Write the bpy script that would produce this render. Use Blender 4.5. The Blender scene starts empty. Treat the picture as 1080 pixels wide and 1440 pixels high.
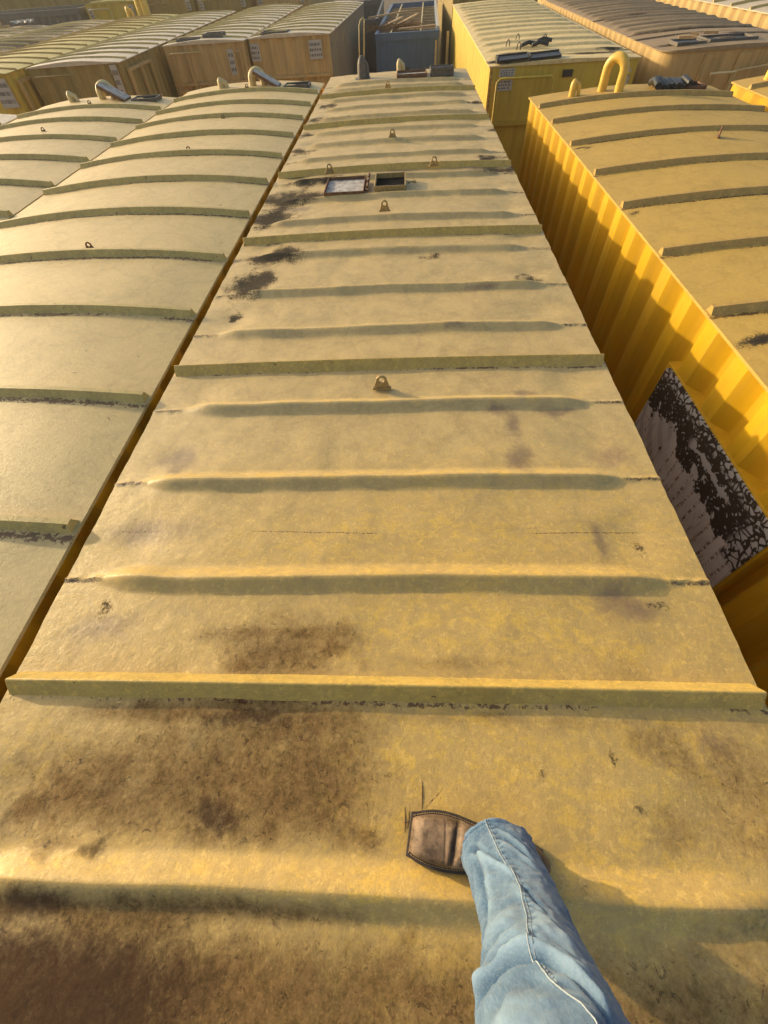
import bpy, math, random
import numpy as np
from mathutils import Vector, Matrix

# ------------------------------------------------------------------ camera
C = bpy.context.scene.collection
scene = bpy.context.scene
R = math.radians
cam_d = bpy.data.cameras.new("camera")
cam = bpy.data.objects.new("camera", cam_d); C.objects.link(cam)
cam.location = (0.1349, 0.0, 1.4292)
cam.rotation_euler = (R(36.111), R(2.854), R(1.648))
cam_d.sensor_fit = 'VERTICAL'; cam_d.sensor_height = 36.0; cam_d.sensor_width = 27.0
cam_d.lens = 587.3 / 1440 * 36.0
cam_d.clip_start = 0.02; cam_d.clip_end = 3000
scene.camera = cam

# ------------------------------------------------------------------ light
SUN = Vector((-0.862, 0.430, 0.278)).normalized()
ELEV = math.asin(SUN.z); ROT = math.atan2(SUN.x, SUN.y)
world = bpy.data.worlds.new("World"); scene.world = world; world.use_nodes = True
wn = world.node_tree; wn.nodes.clear()
sky = wn.nodes.new('ShaderNodeTexSky'); sky.sky_type = 'NISHITA'; sky.sun_disc = False
sky.sun_elevation = ELEV; sky.sun_rotation = ROT
sky.air_density = 1.0; sky.dust_density = 4.0; sky.ozone_density = 0.6
bg = wn.nodes.new('ShaderNodeBackground'); bg.inputs['Strength'].default_value = 0.15
wo = wn.nodes.new('ShaderNodeOutputWorld')
wn.links.new(sky.outputs[0], bg.inputs['Color']); wn.links.new(bg.outputs[0], wo.inputs['Surface'])
sd = bpy.data.lights.new("sun", 'SUN'); sd.energy = 2.7; sd.angle = R(1.2); sd.color = (1.0, 0.795, 0.465)
sun = bpy.data.objects.new("sun", sd); C.objects.link(sun)
sun.rotation_euler = SUN.to_track_quat('Z', 'Y').to_euler(); sun.location = (-20, 12, 14)
scene.view_settings.view_transform = 'Standard'; scene.view_settings.look = 'None'
scene.view_settings.exposure = 0.72; scene.view_settings.gamma = 1.0
scene.view_settings.use_curve_mapping = False
scene.cycles.max_bounces = 6; scene.cycles.diffuse_bounces = 4
scene.cycles.use_denoising = True

# ------------------------------------------------------------------ noise in numpy
def vnoise(x, y, seed=0):
    x = np.asarray(x, float); y = np.asarray(y, float)
    xi = np.floor(x).astype(np.int64); yi = np.floor(y).astype(np.int64)
    fx = x - xi; fy = y - yi
    fx = fx * fx * (3 - 2 * fx); fy = fy * fy * (3 - 2 * fy)
    def h(a, b):
        n = (a * 374761393 + b * 668265263 + seed * 974634777) & 0x7fffffff
        n = ((n ^ (n >> 13)) * 1274126177) & 0x7fffffff
        return ((n ^ (n >> 16)) & 0xffff) / 65535.0
    a = h(xi, yi); b = h(xi + 1, yi); c = h(xi, yi + 1); d = h(xi + 1, yi + 1)
    return (a * (1 - fx) + b * fx) * (1 - fy) + (c * (1 - fx) + d * fx) * fy
def fbm(x, y, seed=0, octs=4):
    s = 0; a = .5; f = 1.0; t = 0
    for k in range(octs):
        s = s + a * vnoise(x * f + 17.3 * k, y * f - 9.1 * k, seed + k); t += a; a *= .55; f *= 2.03
    return s / t
def sstep(a, b, x):
    t = np.clip((x - a) / (b - a), 0, 1); return t * t * (3 - 2 * t)

# ------------------------------------------------------------------ materials
class NT:
    def __init__(s, name):
        s.m = bpy.data.materials.new(name); s.m.use_nodes = True
        s.t = s.m.node_tree; s.t.nodes.clear()
        s.out = s.t.nodes.new('ShaderNodeOutputMaterial'); s.b = s.t.nodes.new('ShaderNodeBsdfPrincipled')
        s.t.links.new(s.b.outputs[0], s.out.inputs['Surface'])
    def n(s, t): return s.t.nodes.new(t)
    def link(s, a, b): s.t.links.new(a, b)
    def put(s, sock, v):
        if hasattr(v, 'default_value') or hasattr(v, 'is_linked'): s.link(v, sock)
        elif isinstance(v, (tuple, list)) and len(v) == 3 and sock.type == 'RGBA': sock.default_value = (*v, 1)
        else: sock.default_value = v
    def pos(s): return s.n('ShaderNodeNewGeometry').outputs['Position']
    def obj(s): return s.n('ShaderNodeTexCoord').outputs['Object']
    def scale(s, v, sc):
        m = s.n('ShaderNodeMapping'); s.link(v, m.inputs['Vector']); m.inputs['Scale'].default_value = sc; return m.outputs[0]
    def noise(s, v, sc, det=4, rough=.55, dist=0):
        n = s.n('ShaderNodeTexNoise'); s.link(v, n.inputs['Vector']); n.inputs['Scale'].default_value = sc
        n.inputs['Detail'].default_value = det; n.inputs['Roughness'].default_value = rough
        n.inputs['Distortion'].default_value = dist; return n.outputs['Fac']
    def vor(s, v, sc, feat='F1', rnd=1.0):
        n = s.n('ShaderNodeTexVoronoi'); n.feature = feat; s.link(v, n.inputs['Vector']); n.inputs['Scale'].default_value = sc
        n.inputs['Randomness'].default_value = rnd
        return n.outputs['Distance']
    def ramp(s, f, a, b, lo=0., hi=1.):
        n = s.n('ShaderNodeMapRange'); n.interpolation_type = 'SMOOTHSTEP'
        s.put(n.inputs['Value'], f); n.inputs['From Min'].default_value = a; n.inputs['From Max'].default_value = b
        n.inputs['To Min'].default_value = lo; n.inputs['To Max'].default_value = hi; return n.outputs['Result']
    def math(s, op, a, b=None, clamp=False):
        n = s.n('ShaderNodeMath'); n.operation = op; n.use_clamp = clamp
        s.put(n.inputs[0], a)
        if b is not None: s.put(n.inputs[1], b)
        return n.outputs[0]
    def mix(s, f, a, b, mode='MIX'):
        n = s.n('ShaderNodeMix'); n.data_type = 'RGBA'; n.blend_type = mode
        s.put(n.inputs[0], f); s.put(n.inputs[6], a); s.put(n.inputs[7], b); return n.outputs[2]
    def attr(s, name):
        n = s.n('ShaderNodeAttribute'); n.attribute_name = name; return n.outputs['Fac']
    def bump(s, h, st, dist):
        n = s.n('ShaderNodeBump'); n.inputs['Strength'].default_value = st; n.inputs['Distance'].default_value = dist
        s.link(h, n.inputs['Height']); s.link(n.outputs[0], s.b.inputs['Normal']); return n
    def fin(s, col, rough=.6, metal=0., spec=.5):
        s.put(s.b.inputs['Base Color'], col); s.put(s.b.inputs['Roughness'], rough)
        s.put(s.b.inputs['Metallic'], metal); s.b.inputs['Specular IOR Level'].default_value = spec
        return s.m

def roof_mat(name, dusty, worn, rough=.62, mottle=.5, speck=.0, rustc=(.124, .070, .029), seams=None, contrast=1.0):
    t = NT(name); p = t.pos()
    big = t.noise(p, 1.6, 5, .6); mid = t.noise(p, 9, 8, .66); fine = t.noise(p, 55, 6, .7); grit = t.noise(p, 190, 4, .65)
    k = .16 * contrast
    dark = tuple(c * (1 - k) for c in dusty); light = tuple(min(1, c * (1 + k * .7)) for c in dusty)
    col = t.mix(t.ramp(mid, .32, .68), dark, light)
    col = t.mix(t.math('MULTIPLY', t.ramp(big, .35, .65), .45), col, dusty)
    if seams: col = t.mix(t.math('MULTIPLY', t.attr('near'), .60), col, (.480, .305, .068))
    # bare, rubbed paint showing through the dust
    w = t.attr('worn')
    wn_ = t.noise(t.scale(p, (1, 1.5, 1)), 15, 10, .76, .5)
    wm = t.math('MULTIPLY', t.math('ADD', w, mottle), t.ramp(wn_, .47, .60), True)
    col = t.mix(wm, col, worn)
    # light and dark grains of dust a few millimetres wide
    cf = t.math('ADD', contrast * .50, t.math('MULTIPLY', t.attr('near'), .22)) if seams else contrast
    dk = t.ramp(t.noise(p, 30, 8, .74, .6), .49, .60)
    col = t.mix(t.math('MULTIPLY', dk, t.math('MULTIPLY', cf, .36)), col, tuple(c * .62 for c in dusty))
    lg = t.ramp(t.noise(p, 48, 7, .76, .4), .53, .61)
    col = t.mix(t.math('MULTIPLY', lg, t.math('MULTIPLY', cf, .62)), col, tuple(min(1, a * .6 + c * .75) for a, c in zip(dusty, worn)))
    col = t.mix(t.math('MULTIPLY', t.ramp(grit, .50, .68), .34 * contrast), col, tuple(c * .50 for c in dusty))
    # tide lines of dried puddles, a few bird droppings
    td = t.math('ABSOLUTE', t.math('SUBTRACT', t.noise(p, 2.1, 5, .55, .4), .5))
    col = t.mix(t.math('MULTIPLY', t.ramp(td, .016, .004), .20), col, tuple(c * .55 for c in dusty))
    col = t.mix(t.math('MULTIPLY', t.ramp(td, .05, .015), .10), col, tuple(c * .7 for c in dusty))
    bd = t.math('MULTIPLY', t.ramp(t.vor(p, 5.5), .055, .04), t.ramp(t.noise(p, 40, 4, .7), .45, .55))
    bd = t.math('MULTIPLY', bd, t.ramp(t.noise(p, 1.3, 2), .54, .58))
    col = t.mix(t.math('MULTIPLY', bd, .55), col, (.50, .46, .38))
    ns = t.math('ADD', t.math('MULTIPLY', t.noise(t.scale(p, (1, .8, 1)), 10, 10, .78, .5), .60), t.math('MULTIPLY', t.noise(p, 55, 6, .75, .3), .40))
    def stain(col, an, amp, c, lo, hi, amt, n=ns):
        a = t.attr(an)
        x = t.math('ADD', a, t.math('MULTIPLY', t.math('SUBTRACT', n, .5), amp))
        m = t.math('MULTIPLY', t.math('MULTIPLY', t.ramp(x, lo, hi), t.ramp(a, .02, .34)), amt)
        return t.mix(m, col, c), m
    gn = t.math('ADD', t.math('MULTIPLY', t.noise(p, 110, 4, .7), .6), t.math('MULTIPLY', t.noise(p, 22, 6, .7, .6), .4))
    col, _ = stain(col, 'purple', 1.6, (.150, .098, .068), .10, 1.0, .72)
    rc = t.mix(t.ramp(t.noise(p, 46, 8, .76, .4), .36, .64), tuple(c * .55 for c in rustc), tuple(c * 1.45 for c in rustc))
    rc = t.mix(t.math('MULTIPLY', t.ramp(t.noise(p, 130, 4, .7), .54, .66), .5), rc, tuple(c * 2.6 for c in rustc))
    col, m2 = stain(col, 'rust', 2.2, rc, .0, 1.15, .90)
    fl = t.math('MULTIPLY', t.ramp(t.noise(p, 36, 9, .78, .8), .575, .61), t.ramp(t.attr('rust'), .15, .6))
    col = t.mix(t.math('MULTIPLY', fl, .65), col, (.040, .022, .013))
    col, m3 = stain(col, 'dark', 2.4, (.048, .026, .015), .10, 1.0, .80)
    col, m4 = stain(col, 'gunk', 2.6, (.027, .025, .025), .06, .62, .92, gn)
    col, m5 = stain(col, 'speck', 3.4, (.075, .030, .014), .50, .72, .85, t.noise(p, 40, 6, .72, .8))
    if speck:
        v = t.ramp(t.noise(p, 24, 3, .5, .8), .735 - speck, .76 - speck)
        col = t.mix(t.math('MULTIPLY', v, .8), col, (.09, .040, .018))
    # stray dark pocks
    pk = t.ramp(t.vor(p, 26), .035, .085, 1, 0)
    pk = t.math('MULTIPLY', pk, t.ramp(t.noise(p, 7, 2), .55, .62))
    col = t.mix(t.math('MULTIPLY', pk, .6), col, (.06, .032, .017))
    h = t.math('ADD', t.math('MULTIPLY', fine, .9), t.math('MULTIPLY', grit, .35))
    h = t.math('ADD', h, t.math('MULTIPLY', m4, .5))
    if seams:
        lump = t.math('ADD', t.math('MULTIPLY', t.noise(p, 24, 9, .74, .5), 1.6), t.math('MULTIPLY', t.ramp(t.vor(p, 40), .0, .35), .35))
        h = t.math('ADD', h, t.math('MULTIPLY', lump, t.attr('crust')))
    if seams:
        sep = t.n('ShaderNodeSeparateXYZ'); t.link(p, sep.inputs[0]); px, py = sep.outputs['X'], sep.outputs['Y']
        wob = t.math('MULTIPLY', t.math('SUBTRACT', t.noise(p, 30, 3), .5), .010)
        dots = t.noise(p, 130, 3, .7); tot = None
        for (xa, xb, y0, sl, hw) in seams:
            d = t.math('ABSOLUTE', t.math('SUBTRACT', t.math('ADD', py, wob), t.math('ADD', t.math('MULTIPLY', t.math('SUBTRACT', px, xa), sl), y0)))
            q = t.math('MULTIPLY', t.ramp(d, hw * .5, hw, 1, 0), t.math('MULTIPLY', t.ramp(px, xa, xa + .03), t.ramp(px, xb, xb - .03)))
            tot = q if tot is None else t.math('MAXIMUM', tot, q)
        tot = t.math('MULTIPLY', tot, t.ramp(dots, .42, .54))
        col = t.mix(t.math('MULTIPLY', tot, .8), col, (.10, .045, .018))
        h = t.math('SUBTRACT', h, t.math('MULTIPLY', tot, .8))
    t.bump(h, .22, .008)
    rg = t.math('ADD', t.ramp(fine, .3, .7, rough - .08, rough + .10), t.math('ADD', t.math('MULTIPLY', m2, .15), t.math('MULTIPLY', m4, .35)), True)
    dull = t.math('MAXIMUM', m4, t.math('MAXIMUM', m2, m3))
    t.link(t.math('MULTIPLY', t.math('SUBTRACT', 1.0, dull), .42 if seams else .3), t.b.inputs['Specular IOR Level'])
    m_ = t.fin(col, rg, 0, .3); return m_

def wall_mat(name, base, grime=.35, fade=(.50, .36, .12), rough=.5, rust=.3):
    t = NT(name); p = t.pos()
    streak = t.noise(t.scale(p, (7, 7, .5)), 2.2, 5, .65); big = t.noise(p, 1.1, 4); fine = t.noise(p, 70, 4)
    col = t.mix(t.ramp(big, .3, .7), tuple(c * .86 for c in base), base)
    col = t.mix(t.math('MULTIPLY', t.ramp(streak, .42, .75), grime), col, tuple(c * .45 for c in base))
    col = t.mix(t.math('MULTIPLY', t.ramp(t.noise(t.scale(p, (5, 5, .9)), 3, 6, .7), .5, .75), grime * .8), col, fade)
    rs = t.ramp(t.noise(t.scale(p, (1, 1, .6)), 13, 6, .7), .66, .72)
    col = t.mix(t.math('MULTIPLY', rs, rust), col, (.12, .05, .02))
    t.bump(t.math('ADD', fine, t.math('MULTIPLY', big, 3)), .12, .006)
    return t.fin(col, t.ramp(streak, .3, .7, rough - .08, rough + .15), 0, .5)

def simple(name, base, rough=.6, metal=0., var=.35, sc=14, spot=None, spotamt=.5, bump=.2):
    t = NT(name); p = t.pos()
    n = t.noise(p, sc, 6, .65); f = t.noise(p, sc * 6, 4)
    col = t.mix(t.ramp(n, .3, .7), tuple(c * (1 - var) for c in base), tuple(min(1, c * (1 + var * .5)) for c in base))
    if spot: col = t.mix(t.math('MULTIPLY', t.ramp(t.noise(p, sc * 1.7, 6, .7), .52, .66), spotamt), col, spot)
    t.bump(t.math('ADD', n, t.math('MULTIPLY', f, .5)), bump, .006)
    return t.fin(col, rough, metal, .05 if name.startswith('black_int') else .5)

M = {}
SEAMS = [(-.52, .02, .94, -.03, .0032), (-1.1, -.90, .945, -.01, .0045), (.62, 1.06, .925, .03, .0030), (.17, .175 + .06, .012, .9, .004)]
for f_ in (.715, 1.21, 1.715, 2.45, 2.94, 3.48): SEAMS += [(-1.24, -1.06, f_ - .006, 0, .006), (1.06, 1.24, f_ - .006, 0, .006)]
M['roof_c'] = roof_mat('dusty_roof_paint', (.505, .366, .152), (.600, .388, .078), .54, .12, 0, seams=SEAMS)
M['roof_l'] = roof_mat('clean_tan_roof_paint', (.550, .405, .168), (.54, .385, .135), .54, .10, .014, contrast=.55)
M['roof_r'] = roof_mat('ochre_roof_paint', (.460, .300, .070), (.49, .30, .06), .66, .10, contrast=.5)
M['roof_p'] = roof_mat('pale_yellow_roof_paint', (.670, .510, .230), (.65, .48, .17), .6, .2)
M['roof_w'] = roof_mat('weathered_grey_tan_roof', (.540, .445, .300), (.58, .48, .33), .5, .3)
M['roof_b'] = roof_mat('brown_dusty_roof', (.290, .205, .110), (.34, .24, .12), .65, .4)
M['roof_y'] = roof_mat('yellow_green_roof', (.440, .350, .085), (.46, .36, .08), .6, .3)
M['wall_y'] = wall_mat('amber_yellow_wall', (.610, .350, .006), .24, (.52, .32, .03), .5, .25)
M['wall_c'] = wall_mat('old_yellow_wall', (.76, .42, .012), .2, (.66, .38, .04))
M['wall_p'] = wall_mat('mustard_wall', (.560, .385, .040), .45, (.50, .38, .10), .55, .35)
M['wall_t'] = wall_mat('tan_wall', (.500, .325, .115), .45, (.42, .30, .14), .6, .35)
M['wall_o'] = wall_mat('olive_tan_wall', (.300, .205, .050), .45, (.30, .21, .08), .6, .3)
M['wall_g'] = wall_mat('slate_grey_wall', (.085, .095, .095), .4, (.16, .16, .15), .6, .2)
M['wall_shade'] = wall_mat('shaded_tan_side_wall', (.20, .165, .115), .4, (.26, .21, .15), .6, .2)  # tan wall's shaded right side, haze and bluish bounce put into the colour
M['wall_b'] = wall_mat('faded_blue_wall', (.050, .115, .200), .25, (.10, .14, .18), .5, .2)
M['rib_c'] = roof_mat('rib_paint', (.50, .345, .095), (.58, .36, .06), .44, .3, .025)
M['rib_l'] = roof_mat('rib_paint_tan', (.51, .375, .125), (.52, .36, .10), .5, .1, .03)
M['rib_r'] = roof_mat('rib_paint_ochre', (.45, .285, .08), (.47, .285, .07), .6, .1)
M['rust'] = simple('rusty_steel', (.17, .085, .04), .8, .2, .5, 30, (.30, .15, .06), .6)
M['lug'] = simple('painted_lug_steel', (.36, .245, .085), .6, .1, .35, 60, (.13, .07, .035), .7)
M['lidin'] = simple('dusty_white_lid', (.46, .42, .36), .8, 0, .4, 14, (.14, .10, .08), .8)
M['black'] = simple('black_interior_shade', (.010, .010, .010), .9)  # black sheet colour, painted dark for the unlit depth under open hatches
M['rubber'] = simple('black_greasy_rubber', (.020, .022, .022), .45, 0, .5, 30, (.10, .085, .06), .35)
M['darkmetal'] = simple('grey_dusty_metal', (.105, .092, .075), .65, .1, .35, 22, (.2, .16, .1), .5)
M['pipe_y'] = simple('yellow_pipe_paint', (.62, .40, .06), .45, 0, .18, 14, (.5, .34, .12), .4)
M['pipe_t'] = simple('cream_pipe_paint', (.56, .44, .20), .55, 0, .2, 14, (.4, .28, .12), .5)
M['white'] = simple('faded_white_placard', (.42, .39, .33), .6, 0, .15, 30, (.25, .2, .14), .5)
M['ink'] = simple('black_placard_print', (.03, .028, .026), .6)
M['wood'] = simple('sun_bleached_timber', (.46, .30, .14), .8, 0, .35, 20, (.2, .12, .06), .4)
M['brush'] = simple('dry_brush_stalks', (.26, .15, .07), .9, 0, .4, 30)
M['ground'] = simple('dry_dirt', (.10, .072, .045), .95, 0, .45, 2.2, (.05, .035, .022), .6, .5)

# ------------------------------------------------------------------ helpers
def clean(o): return o
def mesh_obj(name, v, f, mat, parent=None, smooth=False, attrs=None, auto=None):
    me = bpy.data.meshes.new(name); me.from_pydata([tuple(map(float, p)) for p in v], [], f); me.update()
    if mat: me.materials.append(mat)
    if smooth:
        me.polygons.foreach_set('use_smooth', [True] * len(me.polygons))
        if auto: me.set_sharp_from_angle(angle=R(auto))
    if attrs:
        for k, a in attrs.items():
            at = me.attributes.new(k, 'FLOAT', 'POINT'); at.data.foreach_set('value', np.asarray(a, np.float32).ravel())
    o = bpy.data.objects.new(name, me); C.objects.link(o)
    if parent: o.parent = parent
    return o
class MB:
    def __init__(s): s.v = []; s.f = []
    def add(s, v, f):
        k = len(s.v); s.v += [tuple(p) for p in v]; s.f += [tuple(i + k for i in q) for q in f]
    def box(s, a, b):
        (x0, y0, z0), (x1, y1, z1) = a, b
        s.add([(x0, y0, z0), (x1, y0, z0), (x1, y1, z0), (x0, y1, z0), (x0, y0, z1), (x1, y0, z1), (x1, y1, z1), (x0, y1, z1)],
              [(3, 2, 1, 0), (4, 5, 6, 7), (0, 1, 5, 4), (1, 2, 6, 5), (2, 3, 7, 6), (3, 0, 4, 7)])
    def obox(s, c, ax, ay, az):   # oriented box: centre and half-axis vectors
        c, ax, ay, az = map(Vector, (c, ax, ay, az)); vs = []
        for k in (-1, 1):
            for (i, j) in ((-1, -1), (1, -1), (1, 1), (-1, 1)): vs.append(c + ax * i + ay * j + az * k)
        s.add(vs, [(3, 2, 1, 0), (4, 5, 6, 7), (0, 1, 5, 4), (1, 2, 6, 5), (2, 3, 7, 6), (3, 0, 4, 7)])
    def tube(s, path, r, n=12, cap=True):
        path = [Vector(p) for p in path]; k = len(path); rs = r if isinstance(r, (list, tuple)) else [r] * k
        rings = []; up = None
        for i, p in enumerate(path):
            t = (path[min(i + 1, k - 1)] - path[max(i - 1, 0)]).normalized()
            if up is None: up = t.orthogonal().normalized()
            up = (up - t * up.dot(t)).normalized(); sd = t.cross(up)
            rings.append([p + (up * math.cos(2 * math.pi * j / n) + sd * math.sin(2 * math.pi * j / n)) * rs[i] for j in range(n)])
        v = [q for rg in rings for q in rg]; f = []
        for i in range(k - 1):
            for j in range(n):
                a = i * n + j; b = i * n + (j + 1) % n; f.append((a, b, b + n, a + n))
        if cap: f.append(tuple(range(n - 1, -1, -1))); f.append(tuple(range((k - 1) * n, k * n)))
        s.add(v, f)
    def prism(s, poly, d):       # poly: list of 3d points (planar, ccw from outside of +d), extruded by vector d
        k = len(poly); d = Vector(d); v = [Vector(p) for p in poly] + [Vector(p) + d for p in poly]
        s.add(v, [tuple(range(k - 1, -1, -1)), tuple(range(k, 2 * k))] + [(i, (i + 1) % k, (i + 1) % k + k, i + k) for i in range(k)])
    def build(s, name, mat, parent=None, smooth=False, auto=None):
        return mesh_obj(name, s.v, s.f, mat, parent, smooth, None, auto)
def bevel(o, w=.004, seg=2):
    m = o.modifiers.new('bevel', 'BEVEL'); m.width = w; m.segments = seg; m.limit_method = 'ANGLE'; return o
def empty(name, loc, rz=0, label=None, cat=None, group=None):
    o = bpy.data.objects.new(name, None); C.objects.link(o); o.location = loc; o.rotation_euler = (0, 0, rz)
    tag(o, label, cat, group); return o
def tag(o, label=None, cat=None, group=None, kind=None):
    if label: o['label'] = label
    if cat: o['category'] = cat
    if group: o['group'] = group
    if kind: o['kind'] = kind
    return o
def dup(o, parent, loc=None, rz=None):
    c = o.copy(); C.objects.link(c); c.parent = parent
    if loc is not None: c.location = loc
    if rz is not None: c.rotation_euler = (0, 0, rz)
    for ch in list(o.children): dup(ch, c)
    return c

HAZE = .0015
GZ = -3.05     # the yard floor; the roofs' edges lie at z = 0

# ------------------------------------------------------------------ ground
g = mesh_obj('ground', [(-300, -300, GZ), (300, -300, GZ), (300, 300, GZ), (-300, 300, GZ)], [(0, 1, 2, 3)], M['ground'])
g['kind'] = 'structure'

# ------------------------------------------------------------------ tanks
def corr_path(w, L, per, depth, rad=0.0, endcorr=False):
    """closed footprint seen from above, counter-clockwise; long sides corrugated"""
    hw, hl = w / 2, L / 2
    def side(y0, y1, x, sgn):
        pts = []; n = max(2, int(round(abs(y1 - y0) / per))); p = (y1 - y0) / n
        for i in range(n):
            b = y0 + i * p
            for fr, d in ((.0, .0), (.19, 0), (.22, .08), (.34, .50), (.46, .94), (.49, 1), (.65, 1), (.68, .93), (.81, .08), (.85, 0)):
                pts.append((x - sgn * depth * d, b + p * fr))
        return pts
    def arc(cx, cy, a0, a1):
        if rad <= .02: return []
        return [(cx + rad * math.cos(a), cy + rad * math.sin(a)) for a in np.linspace(a0, a1, 9)]
    r = max(rad, .0); e = .10 + r
    P = []
    P += [(hw, -hl)] if r <= .02 else arc(hw - r, -hl + r, -math.pi / 2, 0)
    P += side(-hl + e, hl - e, hw, 1)
    P += [(hw, hl)] if r <= .02 else arc(hw - r, hl - r, 0, math.pi / 2)
    if endcorr: P += [(x, hl - (.05 if k % 4 in (2, 3) else 0)) for k, x in enumerate(np.linspace(hw - r - .18, -hw + r + .18, 20))]
    P += [(-hw, hl)] if r <= .02 else arc(-hw + r, hl - r, math.pi / 2, math.pi)
    P += side(hl - e, -hl + e, -hw, -1)
    P += [(-hw, -hl)] if r <= .02 else arc(-hw + r, -hl + r, math.pi, 1.5 * math.pi)
    if endcorr: P += [(x, -hl + (.05 if k % 4 in (2, 3) else 0)) for k, x in enumerate(np.linspace(-hw + r + .18, hw - r - .18, 20))]
    return P
def build_wall(P, z0, z1, mat, parent, name='side_wall'):
    zs = [z0, z0 + .15, (z0 + z1) / 2, z1]; n = len(P); v = []; f = []
    for z in zs: v += [(x, y, z) for x, y in P]
    for k in range(len(zs) - 1):
        for i in range(n):
            j = (i + 1) % n; f.append((k * n + i, k * n + j, (k + 1) * n + j, (k + 1) * n + i))
    return mesh_obj(name, v, f, mat, parent, True, None, 24)

def lug_mesh():
    m = MB(); T = .006; N = 14
    out = [(-.042, 0)] + [(-.030 - .004 * (1 - k / 3), .012 + .030 * k / 3) for k in range(0, 1)] 
    arc = [(.029 * math.cos(a), .046 + .029 * math.sin(a)) for a in np.linspace(math.pi, 0, N)]
    outer = [(-.044, 0)] + arc + [(.044, 0)]
    hole = [(.014 * math.cos(a), .047 + .016 * math.sin(a)) for a in np.linspace(math.pi * 1.25, -math.pi * .25, len(outer))]
    n = len(outer); v = []
    for y in (-T, T): v += [(x, y, z) for x, z in outer] + [(x, y, z) for x, z in hole]
    f = []
    for i in range(n - 1):
        f.append((i, i + 1, n + i + 1, n + i)); f.append((2 * n + i + 1, 2 * n + i, 3 * n + i, 3 * n + i + 1))
        f.append((i + 1, i, 2 * n + i, 2 * n + i + 1)); f.append((n + i, n + i + 1, 3 * n + i + 1, 3 * n + i))
    f.append((n - 1, 0, n, 2 * n - 1)); f.append((2 * n, 3 * n - 1, 4 * n - 1, 3 * n)); f.append((n, 3 * n, 4 * n - 1, 2 * n - 1)); f.append((0, n - 1, 3 * n - 1, 2 * n))
    m.add(v, f)
    m.box((-.05, -.011, -.008), (.05, .011, .003))
    return m
LUG = lug_mesh()

def rib_mb(w, crown, h=.042, half=.040, flat=.006, nx=22):
    """inverted-V angle iron bent over the crown"""
    m = MB(); v = []; f = []
    xs = np.linspace(-w / 2 + .015, w / 2 - .015, nx)
    for x in xs:
        c = crown * (1 - (2 * x / w) ** 2)
        for y, z in ((-half, -.006), (-flat, h - .001), (flat, h), (half, -.006)): v.append((x, y, c + z))
    for i in range(nx - 1):
        for j in range(3): f.append((i * 4 + j, (i + 1) * 4 + j, (i + 1) * 4 + j + 1, i * 4 + j + 1))
    f.append((0, 1, 2, 3)); k = (nx - 1) * 4; f.append((k + 3, k + 2, k + 1, k))
    m.add(v, f); return m

def roof_sheet(name, w, xs, ys, z, mat, parent, zH, attrs=None, lip=.016, wob=0.0, rad=0.0):
    """a sheet with lips turned down all round"""
    X, Y = np.meshgrid(xs, ys); Z = z(X, Y)
    if rad:
        hl = max(abs(ys[0]), abs(ys[-1])); cx = w / 2 - rad; cy = hl - rad
        dx = np.abs(X) - cx; dy = np.abs(Y) - cy; k_ = (dx > 0) & (dy > 0)
        nn = np.sqrt(dx ** 2 + dy ** 2) + 1e-9; mm = np.maximum(dx, dy)
        X = np.where(k_, np.sign(X) * (cx + dx / nn * mm), X); Y = np.where(k_, np.sign(Y) * (cy + dy / nn * mm), Y)
    if wob:
        Y = Y + (fbm(X * 1.6, Y * 1.1, 44, 2) - .5) * .030
        e = np.abs(X) > w / 2 - .03
        X = X + e * wob * (fbm(Y * 9, X * 0 + np.sign(X) * 3, 5, 3) - .5) * 2
    ny, nx = X.shape
    v = np.stack([X.ravel(), Y.ravel(), Z.ravel() + zH], 1)
    idx = np.arange(nx * ny).reshape(ny, nx)
    f = np.stack([idx[:-1, :-1].ravel(), idx[:-1, 1:].ravel(), idx[1:, 1:].ravel(), idx[1:, :-1].ravel()], 1).tolist()
    loop = list(idx[0, :]) + list(idx[1:, -1]) + list(idx[-1, -2::-1]) + list(idx[-2:0:-1, 0])
    low = v[loop].copy(); low[:, 2] = np.minimum(low[:, 2], zH) - lip
    k = len(v); n = len(loop)
    v = np.concatenate([v, low])
    for i in range(n):
        j = (i + 1) % n; f.append([loop[j], loop[i], k + i, k + j])
    A = None
    if attrs:
        A = attrs(X.ravel(), Y.ravel()); A = {q: np.concatenate([a, np.zeros(n)]) for q, a in A.items()}
    return mesh_obj(name, v, f, mat, parent, True, A, 50)

def blob(X, Y, L, seed=0, jit=.25):
    keep = np.ones_like(X)
    for k, (cx, cy, rx, ry) in enumerate(L):
        m = (np.abs(X - cx) < rx * 2.6) & (np.abs(Y - cy) < ry * 2.6)
        if not m.any(): continue
        x = X[m]; y = Y[m]; q = .5 / max(rx, ry)
        jx = (fbm(x * q * 2.4 + k, y * q * 2.4, seed + k, 3) - .5) * 2; jy = (fbm(x * q * 2.4, y * q * 2.4 + k, seed + 40 + k, 3) - .5) * 2
        d2 = ((x - cx) / rx + jx * jit * 3) ** 2 + ((y - cy) / ry + jy * jit * 3) ** 2
        keep[m] *= 1 - np.exp(-d2 * 1.15) * .97
    return 1 - keep

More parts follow.
